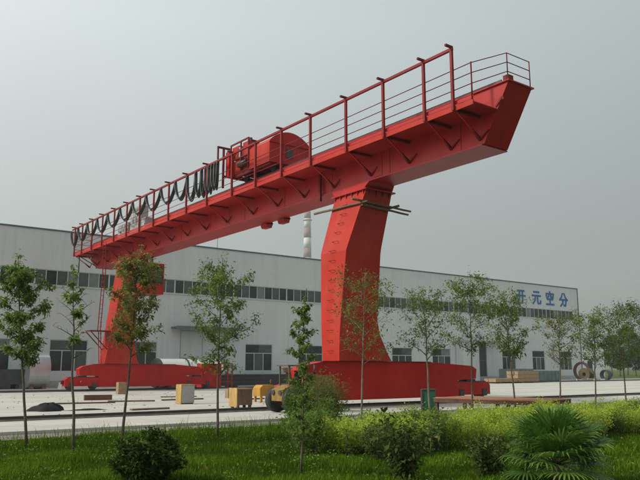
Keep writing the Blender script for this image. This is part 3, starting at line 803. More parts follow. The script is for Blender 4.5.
# red steel box on top edge of the far saddle's right half (stands behind it)
rb = thing('steel_frame_box', 'red steel box frame standing behind the far saddle, right of the tank', 'frame', (27.9, 51.6, 0))
part('body', MB().box(26.55, 28.3, 51.2, 52.0, 0, 1.95), RED, rb)
m = MB()
for x in (28.302, 28.95, 29.35): m.box(x, x+0.07, 51.3, 51.37, 0, 1.98)
for z in (0.5, 1.1, 1.6, 1.92): m.box(28.373, 29.349, 51.31, 51.36, z, z+0.06)
part('open_frame', m, RED, rb)
# white slab
single('white_slab', MB().prism([(17.15,0),(19.35,0),(19.35,0.42),(17.25,0.5)], 'y', 56.2, 57.0), WHITE, 'low white block on the ground right of the bright cylinder', 'block', (18.2, 56.6, 0))
# dark machine / bin by the wall at far left
m = MB(); m.prism([(11.2,0.35),(15.0,0.35),(15.1,1.5),(11.2,1.5)], 'y', 58.6, 60.4); dm = thing('dark_container', 'dark open container against the workshop wall left of the cylinder', 'container', (13.1, 59.5, 0))
part('body', m, GREY_DK, dm)
for x in (11.4, 13.0, 14.5): part('skid', MB().box(x, x+0.25, 58.7, 60.3, 0, 0.349), STEEL_DK, dm)
# stack of dark steel profiles beyond the yellow boxes
st = thing('steel_stack', 'long dark stack of steel beams lying in front of the workshop wall', 'steel stack', (34.5, 53.6, 0))
rr = random.Random(8)
bm_ = MB(); bm_.prism([(0,0),(0.3,0),(0.3,0.03),(0.165,0.05),(0.165,0.25),(0.3,0.27),(0.3,0.3),(0,0.3),(0,0.27),(0.135,0.25),(0.135,0.05),(0,0.03)], 'x', 0, 9.5)
beam_me = bm_.mesh('beam')
for lv in range(3):
    for k in range(5 - lv):
        piece('beam', beam_me, GREY_DK, st, (29.2 + rr.uniform(-.3,.4) , 52.6+0.36*k+0.1*lv, 0.13+lv*0.302))
for x in (30.5, 34.0, 37.3): part('sleeper', MB().box(x, x+0.14, 52.5, 54.5, 0, 0.128), WOOD_DK, st)
lw = thing('low_shed', 'low grey-green lean-to of sheets along the wall under the middle window', 'shelter', (36.0, 59.6, 0))
m = MB(); m.box(31.5, 41.5, 58.6, 60.6, 0.02, 1.02); part('body', m, TEAL, lw)
m = MB(); m.prism([(58.3,1.03),(60.7,1.22),(60.7,1.26),(58.3,1.07)], 'x', 31.3, 41.7); part('sheet', m, GREY, lw)
# orange timber pile and tarp near the loader
tp = thing('brick_coloured_pile', 'orange-brown pile of boards behind the yellow machines', 'boards', (36.5, 47.2, 0))
brd = MB().box(0, 3.4, 0, 0.24, 0, 0.05).mesh('board')
for lv in range(7):
    for k in range(4):
        piece('board', brd, RUST_OR, tp, (30.9 + rr.uniform(-.15,.15), 45.2+0.26*k, 1.25+lv*0.055))
for x in (31.2, 33.7): part('trestle', MB().box(x, x+0.14, 45.2, 46.2, 0, 1.249), RUST, tp)

# ochre boxes and machines in the middle of the yard
bx = thing('ochre_box', 'ochre and grey electrical box nearest the far saddle', 'box', (14.75, 29.9, 0), 'ochre boxes in the yard')
part('body', MB().obox((14.75, 29.95, 0.44), (0.62, 0.52, 0.78), R(0)), GREY, bx)
part('side_panel', MB().obox((14.415, 29.95, 0.43), (0.04, 0.54, 0.84), 0), YEL_OLD, bx)
part('foot', MB().box(14.46, 15.04, 29.74, 30.16, 0, 0.05), STEEL_DK, bx)
part('lid', MB().obox((14.75, 29.95, 0.85), (0.66, 0.56, 0.04), 0), YEL_OLD, bx)
bx = thing('ochre_box', 'open ochre wooden box with dark back, front of the two near the loader', 'box', (15.1, 25.6, 0), 'ochre boxes in the yard')
m = MB(); m.box(14.78, 15.48, 25.35, 25.95, 0.12, 0.74); part('body', m, WOOD_DK, bx)
m = MB(); m.box(14.74, 14.779, 25.33, 25.97, 0.06, 0.80); part('side_panel', m, YEL_OLD, bx)
m = MB(); m.box(14.76, 15.5, 25.33, 25.97, 0.741, 0.79); part('lid', m, WOOD, bx)
for x in (14.80, 15.36):
    for y in (25.38, 25.82): part('foot', MB().box(x, x+0.1, y, y+0.1, 0, 0.119), WOOD_DK, bx)
yc = thing('compressor', 'small yellow machine on legs left of the wheel loader', 'machine', (18.6, 29.4, 0))
m = MB(); m.prism([(18.2,0.28),(19.1,0.28),(19.1,0.66),(18.95,0.80),(18.35,0.80),(18.2,0.66)], 'y', 29.1, 29.75); part('body', m, YELLOW, yc)
m = MB(); m.cyl((18.85, 29.05, 0.5), (18.85, 29.1, 0.5), 0.16, 14); part('cover', m, RUST_OR, yc)
m = MB(); m.cyl((18.98, 29.4, 0.8), (18.98, 29.4, 1.05), 0.04, 8); part('exhaust', m, RUST, yc)
for x in (18.25, 18.95):
    for y in (29.12, 29.65): part('leg', MB().box(x, x+0.1, y, y+0.08, 0, 0.279), YELLOW, yc)
for p, hgt, lab in (((19.4, 34.3), 0.5, 'short pale wooden stump leaning in the yard, left one'), ((18.05, 31.0), 0.62, 'short pale wooden stump directly behind the ochre box')):
    single('wood_stump', MB().obox((p[0], p[1], hgt/2-0.005), (0.22, 0.22, hgt), R(20), 0, 0), WOOD, lab, 'stump', (p[0], p[1], 0), 'pale stumps in the yard')
single('wood_block', MB().obox((17.0, 43.5, 0.36), (0.52, 0.34, 0.73), R(4)), WOOD, 'pale upright timber block in front of the far saddle', 'block', (17.0, 43.5, 0))
# black tarp heap, flat black sheet, planks and litter
def blob(cx, cy, rx, ry, hgt, seed, n=14, mrings=6):
    r_ = random.Random(seed); m = MB(); vs = []; fs = []
    ph = [r_.uniform(0, 6.3) for _ in range(4)]
    for j in range(mrings+1):
        t = j/mrings
        for k in range(n):
            a = 2*math.pi*k/n
            q = (1-t)**0.75*(1+0.16*math.sin(3*a+ph[0])+0.1*math.sin(5*a+ph[1]+t*4))
            zz = hgt*math.sin(t*math.pi/2)**0.7*(1+0.35*math.sin(2*a+ph[2])*(1-t)+0.15*math.sin(7*a+ph[3]+5*t))
            vs.append((cx+rx*q*math.cos(a)+0.1*rx*t, cy+ry*q*math.sin(a), zz if j else 0.0))
    for j in range(mrings):
        for k in range(n): fs.append((j*n+k, j*n+(k+1)%n, (j+1)*n+(k+1)%n, (j+1)*n+k))
    m.add(vs, fs, True); return m
single('tarp_heap', blob(8.15, 28.2, 0.62, 0.5, 0.27, 2, 26, 9), BLACK, 'crumpled black tarpaulin heap on the concrete', 'tarpaulin', (8.15, 28.2, 0))
single('black_sheet', blob(9.6, 27.9, 0.75, 0.35, 0.05, 5), BLACK, 'flat black sheet on the concrete right of the tarpaulin heap', 'sheet', (9.6, 27.9, 0))
single('timber_plank', MB().obox((12.95, 36.2, 0.13), (1.35, 0.35, 0.25), R(-12)), RUST, 'brown timber balk lying in front of the far leg', 'plank', (12.95, 36.2, 0))
rr = random.Random(21)
k = 0
PL = [(9.3,31.5,1.8,10,'left'),(11.2,32.8,2.6,-8,''),(12.7,30.8,1.5,25,''),(13.6,33.4,2.2,-20,''),(16.4,33.6,2.4,5,''),(17.8,37.0,2.0,-14,''),(15.8,30.9,1.4,-35,''),(11.6,26.6,1.6,4,''),(13.2,27.4,2.4,-6,''),(19.5,32.0,1.7,12,'')]
names = ['thin scrap batten nearest the black sheet', 'long scrap batten behind the flat black sheet', 'short tilted scrap batten left of the grey-ochre box', 'scrap batten angled towards the far saddle',
         'scrap batten behind the ochre boxes', 'scrap batten just before the far saddle, right half', 'short steep scrap batten between the two ochre boxes', 'thin scrap batten close to the near rail', 'long scrap batten close to the near rail', 'scrap batten beside the small yellow machine']
for (x, y, L, a, _), lab in list(zip(PL, names))[1::2] + list(zip(PL, names))[4:5]:
    single('scrap_batten', MB().obox((x, y, 0.035), (L, rr.uniform(.08,.22), 0.06), R(a)), rr.choice([WOOD, WOOD_DK, RUST]), lab, 'batten', (x, y, 0), 'scrap battens on the yard')
deb = MB()
for _ in range(220):
    x = rr.uniform(6, 24); y = rr.uniform(24.2, 47); s = rr.uniform(0.012, 0.045)
    deb.obox((x, y, s*0.25), (s*rr.uniform(1,3), s, s*0.5), rr.uniform(0, 3.1))
struct('litter', deb, WOOD_DK, 'stuff')['label'] = 'scattered chips and litter on the concrete'

# wheel loader half hidden by the shrub
ld = thing('wheel_loader', 'small rusty wheel loader almost hidden behind the tall shrubs', 'loader', (15.5, 21.95, 0))
def wheel(x, y, r, wd):
    m = MB(); m.lathe((x, y, r), 'y', [(-wd/2, r*0.55), (-wd/2, r*0.88), (-wd/2+0.06, r), (wd/2-0.06, r), (wd/2, r*0.88), (wd/2, r*0.55)], 28)
    w_ = part('wheel', m, RUBBER, ld)
    m = MB(); m.lathe((x, y, r), 'y', [(-wd/2+0.05, 0.04), (-wd/2+0.05, r*0.56), (wd/2-0.05, r*0.56), (wd/2-0.05, 0.04)], 20); part('rim', m, OLIVE, w_)
for x in (14.8, 16.2):
    for y in (21.4, 22.5): wheel(x, y, 0.45, 0.32)
m = MB(); m.prism([(14.45,0.42),(16.75,0.42),(16.8,0.95),(16.2,1.08),(15.7,1.02),(14.8,0.98),(14.45,0.82)], 'y', 21.58, 22.32); part('body', m, LOADER_Y, ld)
m = MB(); m.prism([(15.75,1.03),(16.75,0.99),(16.7,1.30),(15.85,1.38)], 'y', 21.64, 22.26); part('engine_cover', m, LOADER_Y, ld)
m = MB()
for x, y in ((14.75,21.62),(14.75,22.23),(15.6,21.62),(15.6,22.23)): m.box(x, x+0.05, y, y+0.05, 0.97, 1.66)
m.box(14.66, 15.74, 21.57, 22.33, 1.661, 1.71); part('canopy', m, OLIVE, ld)
m = MB(); m.box(15.05, 15.4, 21.78, 22.12, 1.0, 1.12); m.box(15.32, 15.42, 21.78, 22.12, 1.121, 1.5); part('seat', m, BLACK, ld)
m = MB(); m.cyl((16.1,21.9,1.35),(16.1,21.9,1.72),0.035,8); part('exhaust', m, STEEL_DK, ld)
m = MB(); m.cyl((14.44,21.72,0.72),(14.40,21.72,0.72),0.09,12); m.cyl((14.44,22.18,0.72),(14.40,22.18,0.72),0.09,12); part('headlight', m, STEEL_DK, ld)

# rusty plate table and green cabinet beyond the hedge
TA = math.atan2(-3.75, 0.9)                       # long side of the table
TU = Vector((math.cos(TA), math.sin(TA), 0)); TV = Vector((TU.y, -TU.x, 0))   # TV points towards the camera side
TO = Vector((19.65, 17.7, 0)); TL, TW, TZ = 3.9, 2.1, 0.62
tb = thing('rusty_table', 'low rusty steel table with orange plate top beyond the hedge', 'table', tuple(TO + TU*TL/2 + TV*TW/2))
def tbox(u0, u1, v0, v1, z0, z1):
    c = TO + TU*(u0+u1)/2 + TV*(v0+v1)/2
    return MB().obox((c.x, c.y, (z0+z1)/2), (u1-u0, v1-v0, z1-z0), TA)
part('top_plate', tbox(0, TL, 0, TW, TZ-0.03, TZ), RUST_OR, tb)
for u0, u1, v0, v1 in ((0.0, TL, 0.0, 0.1), (0.0, TL, TW-0.1, TW), (0.0, 0.1, 0.101, TW-0.101), (TL-0.1, TL, 0.101, TW-0.101)):
    part('edge_beam', tbox(u0+.01, u1-.01, v0+.01, v1-.01, TZ-0.15, TZ-0.032), RUST, tb)
for u in (0.03, 1.3, 2.6, TL-0.15):
    for v in (0.03, TW-0.15): part('leg', tbox(u, u+0.1, v, v+0.1, -0.09, TZ-0.151), RUST, tb)
gc = thing('green_cabinet', 'narrow dark green cabinet at the left end of the rusty table', 'cabinet', (18.42, 18.22, 0))
part('body', MB().obox((18.42, 18.22, 0.36), (0.42, 0.42, 0.92), R(-38)), GREEN, gc)
part('edge', MB().obox((18.24, 18.37, 0.38), (0.05, 0.46, 0.96), R(-38)), STEEL_DK, gc)
part('lid', MB().obox((18.42, 18.22, 0.845), (0.46, 0.46, 0.04), R(-38)), STEEL_DK, gc)
# items along the wall at right
tm = thing('timber_stack', 'pale squared timber stack in front of the right-hand windows', 'timber', (66, 49.6, 0))
bt = MB().box(0, 3.6, 0, 0.5, 0, 0.36).mesh('balk')
for lv in range(3):
    for k in range(3): piece('balk', bt, WOOD, tm, (63.6+rr.uniform(-.1,.1), 49.4+0.53*k, 0.13+lv*0.38))
for k in range(3): piece('balk', bt, RUST_OR, tm, (60.0+rr.uniform(-.1,.1), 49.4+0.53*k, 0.13))
for x in (60.6, 62.6, 64.2, 66.2): part('sleeper', MB().box(x, x+0.15, 49.3, 51.1, 0, 0.129), WOOD_DK, tm)
for x0, x1, z1, y, lab in ((70.2, 74.5, 1.5, 55.5, 'grey-green steel bin behind the pale timber stack'), (75.0, 79.6, 1.25, 55.2, 'longer grey-green steel bin right of the timber stack')):
    b = thing('steel_bin', lab, 'bin', ((x0+x1)/2, y, 0), 'steel bins by the wall')
    m = MB(); m.box(x0, x1, y, y+0.06, 0.12, z1); m.box(x0, x1, y+1.8, y+1.86, 0.12, z1); m.box(x0, x0+.06, y+.061, y+1.799, 0.12, z1); m.box(x1-.06, x1, y+.061, y+1.799, 0.12, z1); m.box(x0, x1, y, y+1.86, 0.06, 0.119)
    part('body', m, TEAL, b)
    q = x0+0.3
    while q < x1-0.2: part('rib', MB().box(q, q+0.08, y-0.05, y-0.002, 0.12, z1-0.05), TEAL, b); q += 0.8
    part('skid', MB().box(x0+.1, x0+.3, y+.1, y+1.7, 0, 0.059), STEEL_DK, b); part('skid', MB().box(x1-.3, x1-.1, y+.1, y+1.7, 0, 0.059), STEEL_DK, b)
th = shell('rolled_ring', 'brown primed steel ring standing upright by the workshop corner', 55.2, 84.2, 84.5, 1.2, BROWN, 'x', None, 0.28)
bpy.context.view_layer.update()
m = MB(); m.lathe((0, 53.6, 0.8), 'x', [(82.3, 0.25), (82.3, 0.8), (82.5, 0.8), (82.5, 0.45), (83.3, 0.45), (83.3, 0.8), (83.5, 0.8), (83.5, 0.25)], 24)
o = single('cable_reel', m, OLIVE, 'dull yellow cable reel in front of the brown ring', 'reel', (82.9, 53.6, 0))
th = shell('rolled_ring', 'small dark steel ring at the right end of the yard', 55.0, 89.2, 90.0, 0.68, GREY_DK, 'x', None, 0.12)
rbb = thing('rubble_heap', 'low grey heap of rubble before the brown ring', 'rubble', (81, 52.2, 0))
for q in range(26):
    s = rr.uniform(.18, .5); part('stone', MB().obox((81+rr.uniform(-3.2,3.2), 52.2+rr.uniform(-.6,.6), s*0.3), (s*1.4, s, s*0.66), rr.uniform(0,3)), rr.choice([GREY, TEAL, WOOD_DK]), rbb)
# loose cable hanging from the girder
P = [Vector((19.7, 44.2, GZ0-0.05)).lerp(Vector((20.6, 45.6, 1.87)), t/10)+Vector((0.25*math.sin(t/10*3.14),0,0)) for t in range(11)]

# ================================================================== vegetation
L_TREE = leaf_mat('tree_leaves', [(0.0, (0.055, 0.095, 0.02)), (0.5, (0.14, 0.215, 0.045)), (1.0, (0.28, 0.36, 0.09))], 0.45)
L_YEL = leaf_mat('yellowish_leaves', [(0.0, (0.07, 0.09, 0.02)), (0.5, (0.165, 0.19, 0.045)), (1.0, (0.29, 0.28, 0.08))], 0.45)
L_HEDGE = leaf_mat('golden_hedge_leaves', [(0.0, (0.19, 0.27, 0.025)), (0.5, (0.40, 0.51, 0.06)), (1.0, (0.64, 0.72, 0.14))], 0.55)
L_DARK = leaf_mat('dark_shrub_leaves', [(0.0, (0.025, 0.05, 0.010)), (0.6, (0.065, 0.11, 0.018)), (1.0, (0.17, 0.22, 0.045))], 0.2)
L_PURP = leaf_mat('bronze_leaves', [(0.0, (0.03, 0.055, 0.012)), (0.6, (0.075, 0.12, 0.024)), (1.0, (0.17, 0.15, 0.05))], 0.25)
L_SHRUB = leaf_mat('bright_shrub_leaves', [(0.0, (0.05, 0.10, 0.016)), (0.5, (0.125, 0.215, 0.035)), (1.0, (0.27, 0.37, 0.08))], 0.45)
L_PALM = leaf_mat('palm_leaves', [(0.0, (0.035, 0.08, 0.01)), (0.5, (0.085, 0.19, 0.026)), (1.0, (0.21, 0.33, 0.06))], 0.35, 0.35, 0.25)
L_GRASS = leaf_mat('lawn_grass', [(0.0, (0.025, 0.058, 0.003)), (0.5, (0.065, 0.13, 0.006)), (0.9, (0.15, 0.25, 0.018)), (1.0, (0.17, 0.17, 0.03))], 0.35, 0.8, 0.0)
L_DRY = leaf_mat('dry_leaves', [(0.0, (0.10, 0.06, 0.03)), (0.5, (0.2, 0.14, 0.06)), (1.0, (0.32, 0.26, 0.12))], 0.1)
L_FAR = leaf_mat('distant_leaves', [(0.0, (0.03, 0.05, 0.02)), (0.5, (0.055, 0.085, 0.03)), (1.0, (0.09, 0.125, 0.045))], 0.25)

def leaves(C, size, rs, droop=0.3, aspect=0.45, spread=0.45, tint_mu=None):
    """C (N,3) attachment points -> folded leaf quads"""
    n = len(C)
    az = rs.uniform(0, 2*np.pi, n); el = rs.normal(-droop, 0.5, n)
    d = np.stack([np.cos(az)*np.cos(el), np.sin(az)*np.cos(el), np.sin(el)], 1)
    up = rs.normal(0, 0.55, (n, 3)) + np.array([0, 0, 1.0])
    s = np.cross(d, up); s /= np.linalg.norm(s, axis=1, keepdims=True) + 1e-9
    nn = np.cross(s, d)
    L = size * rs.uniform(0.6, 1.3, n)[:, None]; Wd = L * aspect * rs.uniform(.8, 1.2, n)[:, None]
    base = C; tip = C + d*L - np.array([0, 0, 1.0])*L*0.12
    mid = C + d*L*0.45
    a = mid + s*Wd*0.5 + nn*Wd*0.16; b = mid - s*Wd*0.5 + nn*Wd*0.16
    V = np.stack([base, a, tip, b], 1).reshape(-1, 3)
    Q = np.arange(4*n).reshape(-1, 4)
    t = rs.beta(2, 2, n) if tint_mu is None else np.clip(tint_mu + rs.normal(0, 0.16, n), 0, 1)
    return V, Q, t
def leaf_part(name, C, size, mat, parent, rs, **kw):
    V, Q, t = leaves(np.asarray(C), size, rs, **kw)
    off = np.array(wloc(parent))
    me = quads_mesh(name, V - off, Q, t)
    return part(name, me, mat, parent)

def tree(label, x, y, top_z, crown_lo, crown_r, seed, leaf_n=1800, leaf=0.10, mat=None, lean=(0,0), trunk_r=0.037, bark=None, group='young trees along the lawn edge', limbs=13, sparse=1.0, name='young_tree', zb=-0.11, kinds=None, wander=0.012):
    rs = np.random.RandomState(seed); mat = mat or L_TREE; bark = bark or BARK
    t = thing(name, label, 'tree', (x, y, zb), group)
    H = top_z - zb
    # wandering trunk
    n = 12; P = []; wob = rs.normal(0, wander, (n+1, 2)).cumsum(0)
    wob -= np.linspace(0, 1, n+1)[:, None]*wob[-1]*0.4
    for i in range(n+1):
        q = i/n; P.append(Vector((x + lean[0]*q + wob[i,0]-wob[0,0], y + lean[1]*q + wob[i,1]-wob[0,1], zb + H*0.93*q)))
    rad = [max(0.008, trunk_r*(1-0.85*(i/n)**0.9)) for i in range(n+1)]
    tm_ = MB(); tm_.tube(P, rad, 7)
    part('trunk', tm_, bark, t)
    def tp(q):
        f = min(max(q, 0), 0.999)*n; i = int(f); return P[i].lerp(P[i+1], f-i)
    lo = (crown_lo - zb)/H
    br = MB(); C = []; clump = []
    for k in range(limbs):
        q = lo*0.92 + (0.97-lo*0.92)*((k+0.3)/limbs)**0.9
        u = (q - lo*0.92)/(1-lo*0.92)
        prof = (0.45 + 1.1*u)*(1-u)**0.55 if u < 0.999 else 0.1
        prof = max(0.22, min(1.0, prof*1.15))
        az = k*2.4 + rs.uniform(-.4, .4)
        Ln = crown_r*prof*rs.uniform(0.75, 1.25)
        a = tp(q*0.93); rise = rs.uniform(0.55, 1.25)
        dirv = Vector((math.cos(az), math.sin(az), rise))
        pts = [a]
        for s_ in range(1, 6):
            dv = dirv.copy(); dv.z *= (1 - 0.07*s_); dv.x += rs.normal(0, .16); dv.y += rs.normal(0, .16)
            pts.append(pts[-1] + dv.normalized()*Ln*1.25/5)
        r0 = max(0.007, trunk_r*0.42*(1-u*0.6)); br.tube(pts, [r0*(1-0.17*s_) for s_ in range(6)], 5)
        nt_ = rs.randint(5, 8)
        for j in range(nt_):
            f = 0.25 + 0.75*(j+rs.rand())/nt_; i = min(4, int(f*5)); b0 = pts[i].lerp(pts[i+1], f*5-i)
            a2 = rs.uniform(0, 6.28); d2 = Vector((math.cos(a2), math.sin(a2), rs.uniform(-0.1, 1.0))).normalized()
            ln2 = crown_r*rs.uniform(0.18, 0.42)
            e = b0 + d2*ln2; br.tube([b0, b0.lerp(e, .5)+Vector((0,0,0.02)), e], [r0*0.45, r0*0.3, 0.003], 4, caps=False)
            if rs.rand() < sparse:
                m_ = rs.uniform(.5, 1.5); mu = rs.uniform(0.2, 0.8)
                C.append((b0, e, m_, mu))
    C.append((tp(0.86), tp(0.999)+Vector((0,0,0.08)), 1.2, 0.6)); C.append((tp(0.75), tp(0.95), 0.9, 0.5))
    if C:
        tot = sum(c[2] for c in C); pts_ = []; mus = []
        for b0, e, m_, mu in C:
            kk = int(leaf_n*m_/tot)
            f = rs.uniform(0.15, 1.08, kk)[:, None]
            pts_.append(np.array(b0)[None]*(1-f) + np.array(e)[None]*f + rs.normal(0, crown_r*0.065, (kk, 3))); mus.append(np.full(kk, mu))
        part('branches', br, bark, t)
        leaf_part('crown', np.concatenate(pts_), leaf, mat, t, rs, tint_mu=np.concatenate(mus))
    return t

def row_tree(px, base_py, top_py, Y, crown_lo_py, half_px, label, seed, dx_top=0, **kw):
    b = on_y(px, base_py, Y); tpt = on_y(px+dx_top, top_py, Y); lo = on_y(px, crown_lo_py, Y)[2]
    r = abs(on_y(px+half_px, crown_lo_py, Y)[0]-on_y(px-half_px, crown_lo_py, Y)[0])/2*0.80
    dist = math.hypot(b[0], b[1])
    kw.setdefault('leaf', 0.095)
    return tree(label, b[0], Y, tpt[2], lo, r, seed, lean=(tpt[0]-b[0], 0), **kw)

row_tree(27, 442, 243, 16.6, 350, 38, 'leafy young tree at the far left edge of the picture', 11, -8, leaf_n=5400, limbs=18, leaf=0.095)
row_tree(73, 450, 256, 15.2, 338, 28, 'nearly bare young tree, second from the left', 12, 0, leaf_n=420, limbs=15, sparse=0.33, leaf=0.12)
row_tree(122, 441, 236, 16.0, 338, 44, 'yellowing young tree in front of the far crane leg', 13, 16, leaf_n=4600, mat=L_YEL, limbs=18, leaf=0.09)
row_tree(217, 437, 245, 16.0, 366, 44, 'tall green young tree before the middle of the workshop', 14, 8, leaf_n=4600, limbs=18, leaf=0.085)
row_tree(361, 424, 262, 16.0, 352, 42, 'sparse young tree in front of the near crane leg', 16, 6, leaf_n=2300, limbs=16, leaf=0.085, bark=BARK_LT, sparse=.9, mat=L_YEL)
row_tree(431, 424, 282, 15.4, 346, 34, 'young tree with pale trunk right of the near leg', 17, -8, leaf_n=2300, limbs=15, bark=BARK_LT, trunk_r=0.045, leaf=.085)
row_tree(473, 421, 264, 15.1, 342, 30, 'young tree standing before the entrance canopy', 18, -4, leaf_n=3300, limbs=16, leaf=.085)
row_tree(516, 418, 284, 15.2, 350, 25, 'bushy young tree half hiding the first blue character', 24, -12, leaf_n=3600, limbs=17, leaf=.085)
row_tree(560, 415, 305, 15.4, 358, 22, 'small young tree under the blue characters', 20, -2, leaf_n=2100, limbs=14, mat=L_YEL, leaf=.08)
row_tree(595, 413, 305, 15.6, 360, 20, 'young tree at the right corner of the workshop', 21, -3, leaf_n=3000, limbs=15, leaf=.085)
row_tree(627, 411, 298, 15.6, 362, 23, 'leaning young tree near the right edge of the picture', 22, -12, leaf_n=3600, limbs=16, leaf=.085)
row_tree(655, 410, 302, 15.6, 360, 24, 'young tree cut by the right edge of the picture', 23, -4, leaf_n=3300, limbs=15, leaf=.085)

# far trees at the right, beyond the yard
for k, (px, tpy, Yd, rpx, lab) in enumerate(((612, 332, 92, 12, 'hazy distant tree next to the workshop corner'), (628, 326, 100, 13, 'tallest hazy distant tree on the right horizon'),
                                            (645, 334, 96, 13, 'hazy distant tree at the right picture edge'), (620, 346, 84, 10, 'low hazy distant tree in front of the others'), (636, 345, 86, 10, 'low hazy distant bushy tree at far right'))):
    b = on_y(px, 372, Yd); tpt = on_y(px, tpy, Yd)
    r = rpx*math.hypot(b[0], b[1])/F_PX
    tree(lab, b[0], Yd, tpt[2], 1.2, r, 60+k, leaf_n=3500, leaf=0.45, mat=L_FAR, trunk_r=0.16, limbs=16, name='distant_tree', group='distant trees at the right', zb=-0.16)

# ------------------------------------------------------------------ lawn grass
rs = np.random.RandomState(5)
def in_view(x, y, z, mg=260):
    d = np.stack([x, y, z-CAM_H], 1); w_ = d@_fw
    px = 320 + F_PX*(d@_rt)/w_; py = 240 - F_PX*(d@_up)/w_
    return (w_ > 0.5) & (px > -mg) & (px < 640+mg) & (py > 0) & (py < 480+mg)
def grass(n, x0, x1, y0, y1, hmin, hmax, wd, seed, keep=None, tall=None):
    rs = np.random.RandomState(seed)
    x = rs.uniform(x0, x1, n); y = rs.uniform(y0, y1, n)
    z = -0.10 + 0.025*np.sin(x*0.7+y*0.5) + 0.02*np.sin(x*1.9-y*1.3)
    k = in_view(x, y, z)
    patch = np.sin(x*1.7+np.sin(y*2.3))*np.sin(y*1.9+np.sin(x*1.1)*1.3)
    k &= rs.rand(n) < np.clip(0.75 + 0.4*patch, 0.25, 1)
    if keep is not None: k &= keep(x, y, rs.rand(n))
    x, y, z, patch = x[k], y[k], z[k], patch[k]; n = len(x)
    h = rs.uniform(hmin, hmax, n)*(1+0.35*patch)*(1+0.45*np.sin(x*0.9+2*np.sin(y*0.7))*np.sin(y*1.1+x*0.3))
    if tall is not None: h *= tall(x, y, rs.rand(n))
    az = rs.uniform(0, 6.283, n); be = rs.uniform(0.1, 0.75, n)*h
    dx, dy = np.cos(az), np.sin(az); w2 = wd*rs.uniform(.6, 1.4, n)
    b0 = np.stack([x-dy*w2, y+dx*w2, z], 1); b1 = np.stack([x+dy*w2, y-dx*w2, z], 1)
    m0 = np.stack([x+dx*be*.35-dy*w2*.7, y+dy*be*.35+dx*w2*.7, z+h*.6], 1); m1 = np.stack([x+dx*be*.35+dy*w2*.7, y+dy*be*.35-dx*w2*.7, z+h*.6], 1)
    tp_ = np.stack([x+dx*be, y+dy*be, z+h], 1); tp2 = tp_ + np.stack([dy*.001, -dx*.001, 0*h], 1)
    V = np.stack([b0, b1, m1, m0, tp2, tp_], 1).reshape(-1, 3)
    I = np.arange(n)[:, None]*6
    Q = np.concatenate([I+np.array([[0,1,2,3]]), I+np.array([[3,2,4,5]])], 1).reshape(-1, 4)
    t = np.clip(0.5 + 0.3*patch + rs.normal(0, .2, n), 0, 0.93); t[rs.rand(n) < 0.02] = 1.0
    return V, Q, np.repeat(t, 2)
V, Q, t = grass(620000, -4, 40, 2.0, 18.2, 0.035, 0.105, 0.006, 7)
gr = struct('grass', quads_mesh('grass', V, Q, t), L_GRASS, 'stuff'); gr['label'] = 'short green lawn grass'
V, Q, t = grass(26000, 2, 40, 15.6, 19.3, 0.10, 0.26, 0.007, 8, keep=lambda x, y, r: r < np.clip(1-(y-17.0)/2.2, 0.06, 1), tall=lambda x, y, r: 0.6+0.9*r*r)
gr = struct('verge_weeds', quads_mesh('verge_weeds', V, Q, t), L_GRASS, 'stuff'); gr['label'] = 'taller ragged weeds along the lawn edge'

# broad-leaved weeds and clover clumps, and dry leaves fallen on the lawn
rs = np.random.RandomState(91)
cx = rs.uniform(0, 32, 900); cy = rs.uniform(4, 18, 900); C = []
for a, b in zip(cx, cy):
    k = rs.randint(6, 26); sp = rs.uniform(.05, .2)
    C.append(np.stack([a+rs.normal(0, sp, k), b+rs.normal(0, sp, k), rs.uniform(-0.06, 0.05, k)], 1))
C = np.concatenate(C); V, Q, t = leaves(C, 0.05, rs, aspect=0.6, droop=-0.3)
wd_ = struct('lawn_weeds', quads_mesh('lawn_weeds', V, Q, t), L_SHRUB, 'stuff'); wd_['label'] = 'broad-leaved weeds in the lawn'
C = np.stack([rs.uniform(0, 32, 1500), rs.uniform(4, 18.5, 1500), rs.uniform(-0.05, 0.02, 1500)], 1)
V, Q, t = leaves(C, 0.06, rs, aspect=0.5, droop=0.0)
wd_ = struct('fallen_leaves', quads_mesh('fallen_leaves', V, Q, t), L_DRY, 'stuff'); wd_['label'] = 'dry leaves fallen on the lawn'

# ------------------------------------------------------------------ hedge of golden shrubs
def hedge_plant(x, y, r, h, seed, mat, label, n=1500, leaf=0.075, name='hedge_shrub', group=None, upright=True, parent=None):
    rs = np.random.RandomState(seed); t = parent or thing(name, label, 'shrub', (x, y, -0.1), group)
    st = MB(); C = []; mus = []
    ns = 16 if upright else 12
    for k in range(ns):
        a = rs.uniform(0, 6.28); q = r*math.sqrt(rs.rand())
        b0 = Vector((x+0.3*q*math.cos(a), y+0.3*q*math.sin(a), -0.1)); e = Vector((x+q*math.cos(a), y+q*math.sin(a), -0.1+h*(1-0.35*(q/r)**2)*rs.uniform(.8, 1.12)))
        md = b0.lerp(e, .5)+Vector((rs.normal(0,.03), rs.normal(0,.03), 0.02)); st.tube([b0, md, e], [0.009, 0.006, 0.003], 4, caps=False)
        kk = n//ns; f = rs.beta(2.0, 1.1, kk)[:, None]
        c = np.array(b0)*(1-f)**2 + 2*np.array(md)*f*(1-f) + np.array(e)*f**2 + rs.normal(0, 0.07, (kk, 3))*np.array([1,1,.6])
        C.append(c); mus.append(np.clip(rs.uniform(.25,.75) + 0.25*(f[:,0]-0.6), 0, 1))
    part('stems', st, BARK, t)
    leaf_part('foliage', np.concatenate(C), leaf, mat, t, rs, tint_mu=np.concatenate(mus), aspect=0.42, droop=-0.35)
    return t
rr = random.Random(77); k = 0
places = []
x = 9.3
while x < 38:
    for y in (10.7, 11.35, 12.0):
        places.append((x+rr.uniform(-.12,.12), y+rr.uniform(-.14,.14)))
    x += 0.62 if x < 20 else 0.85
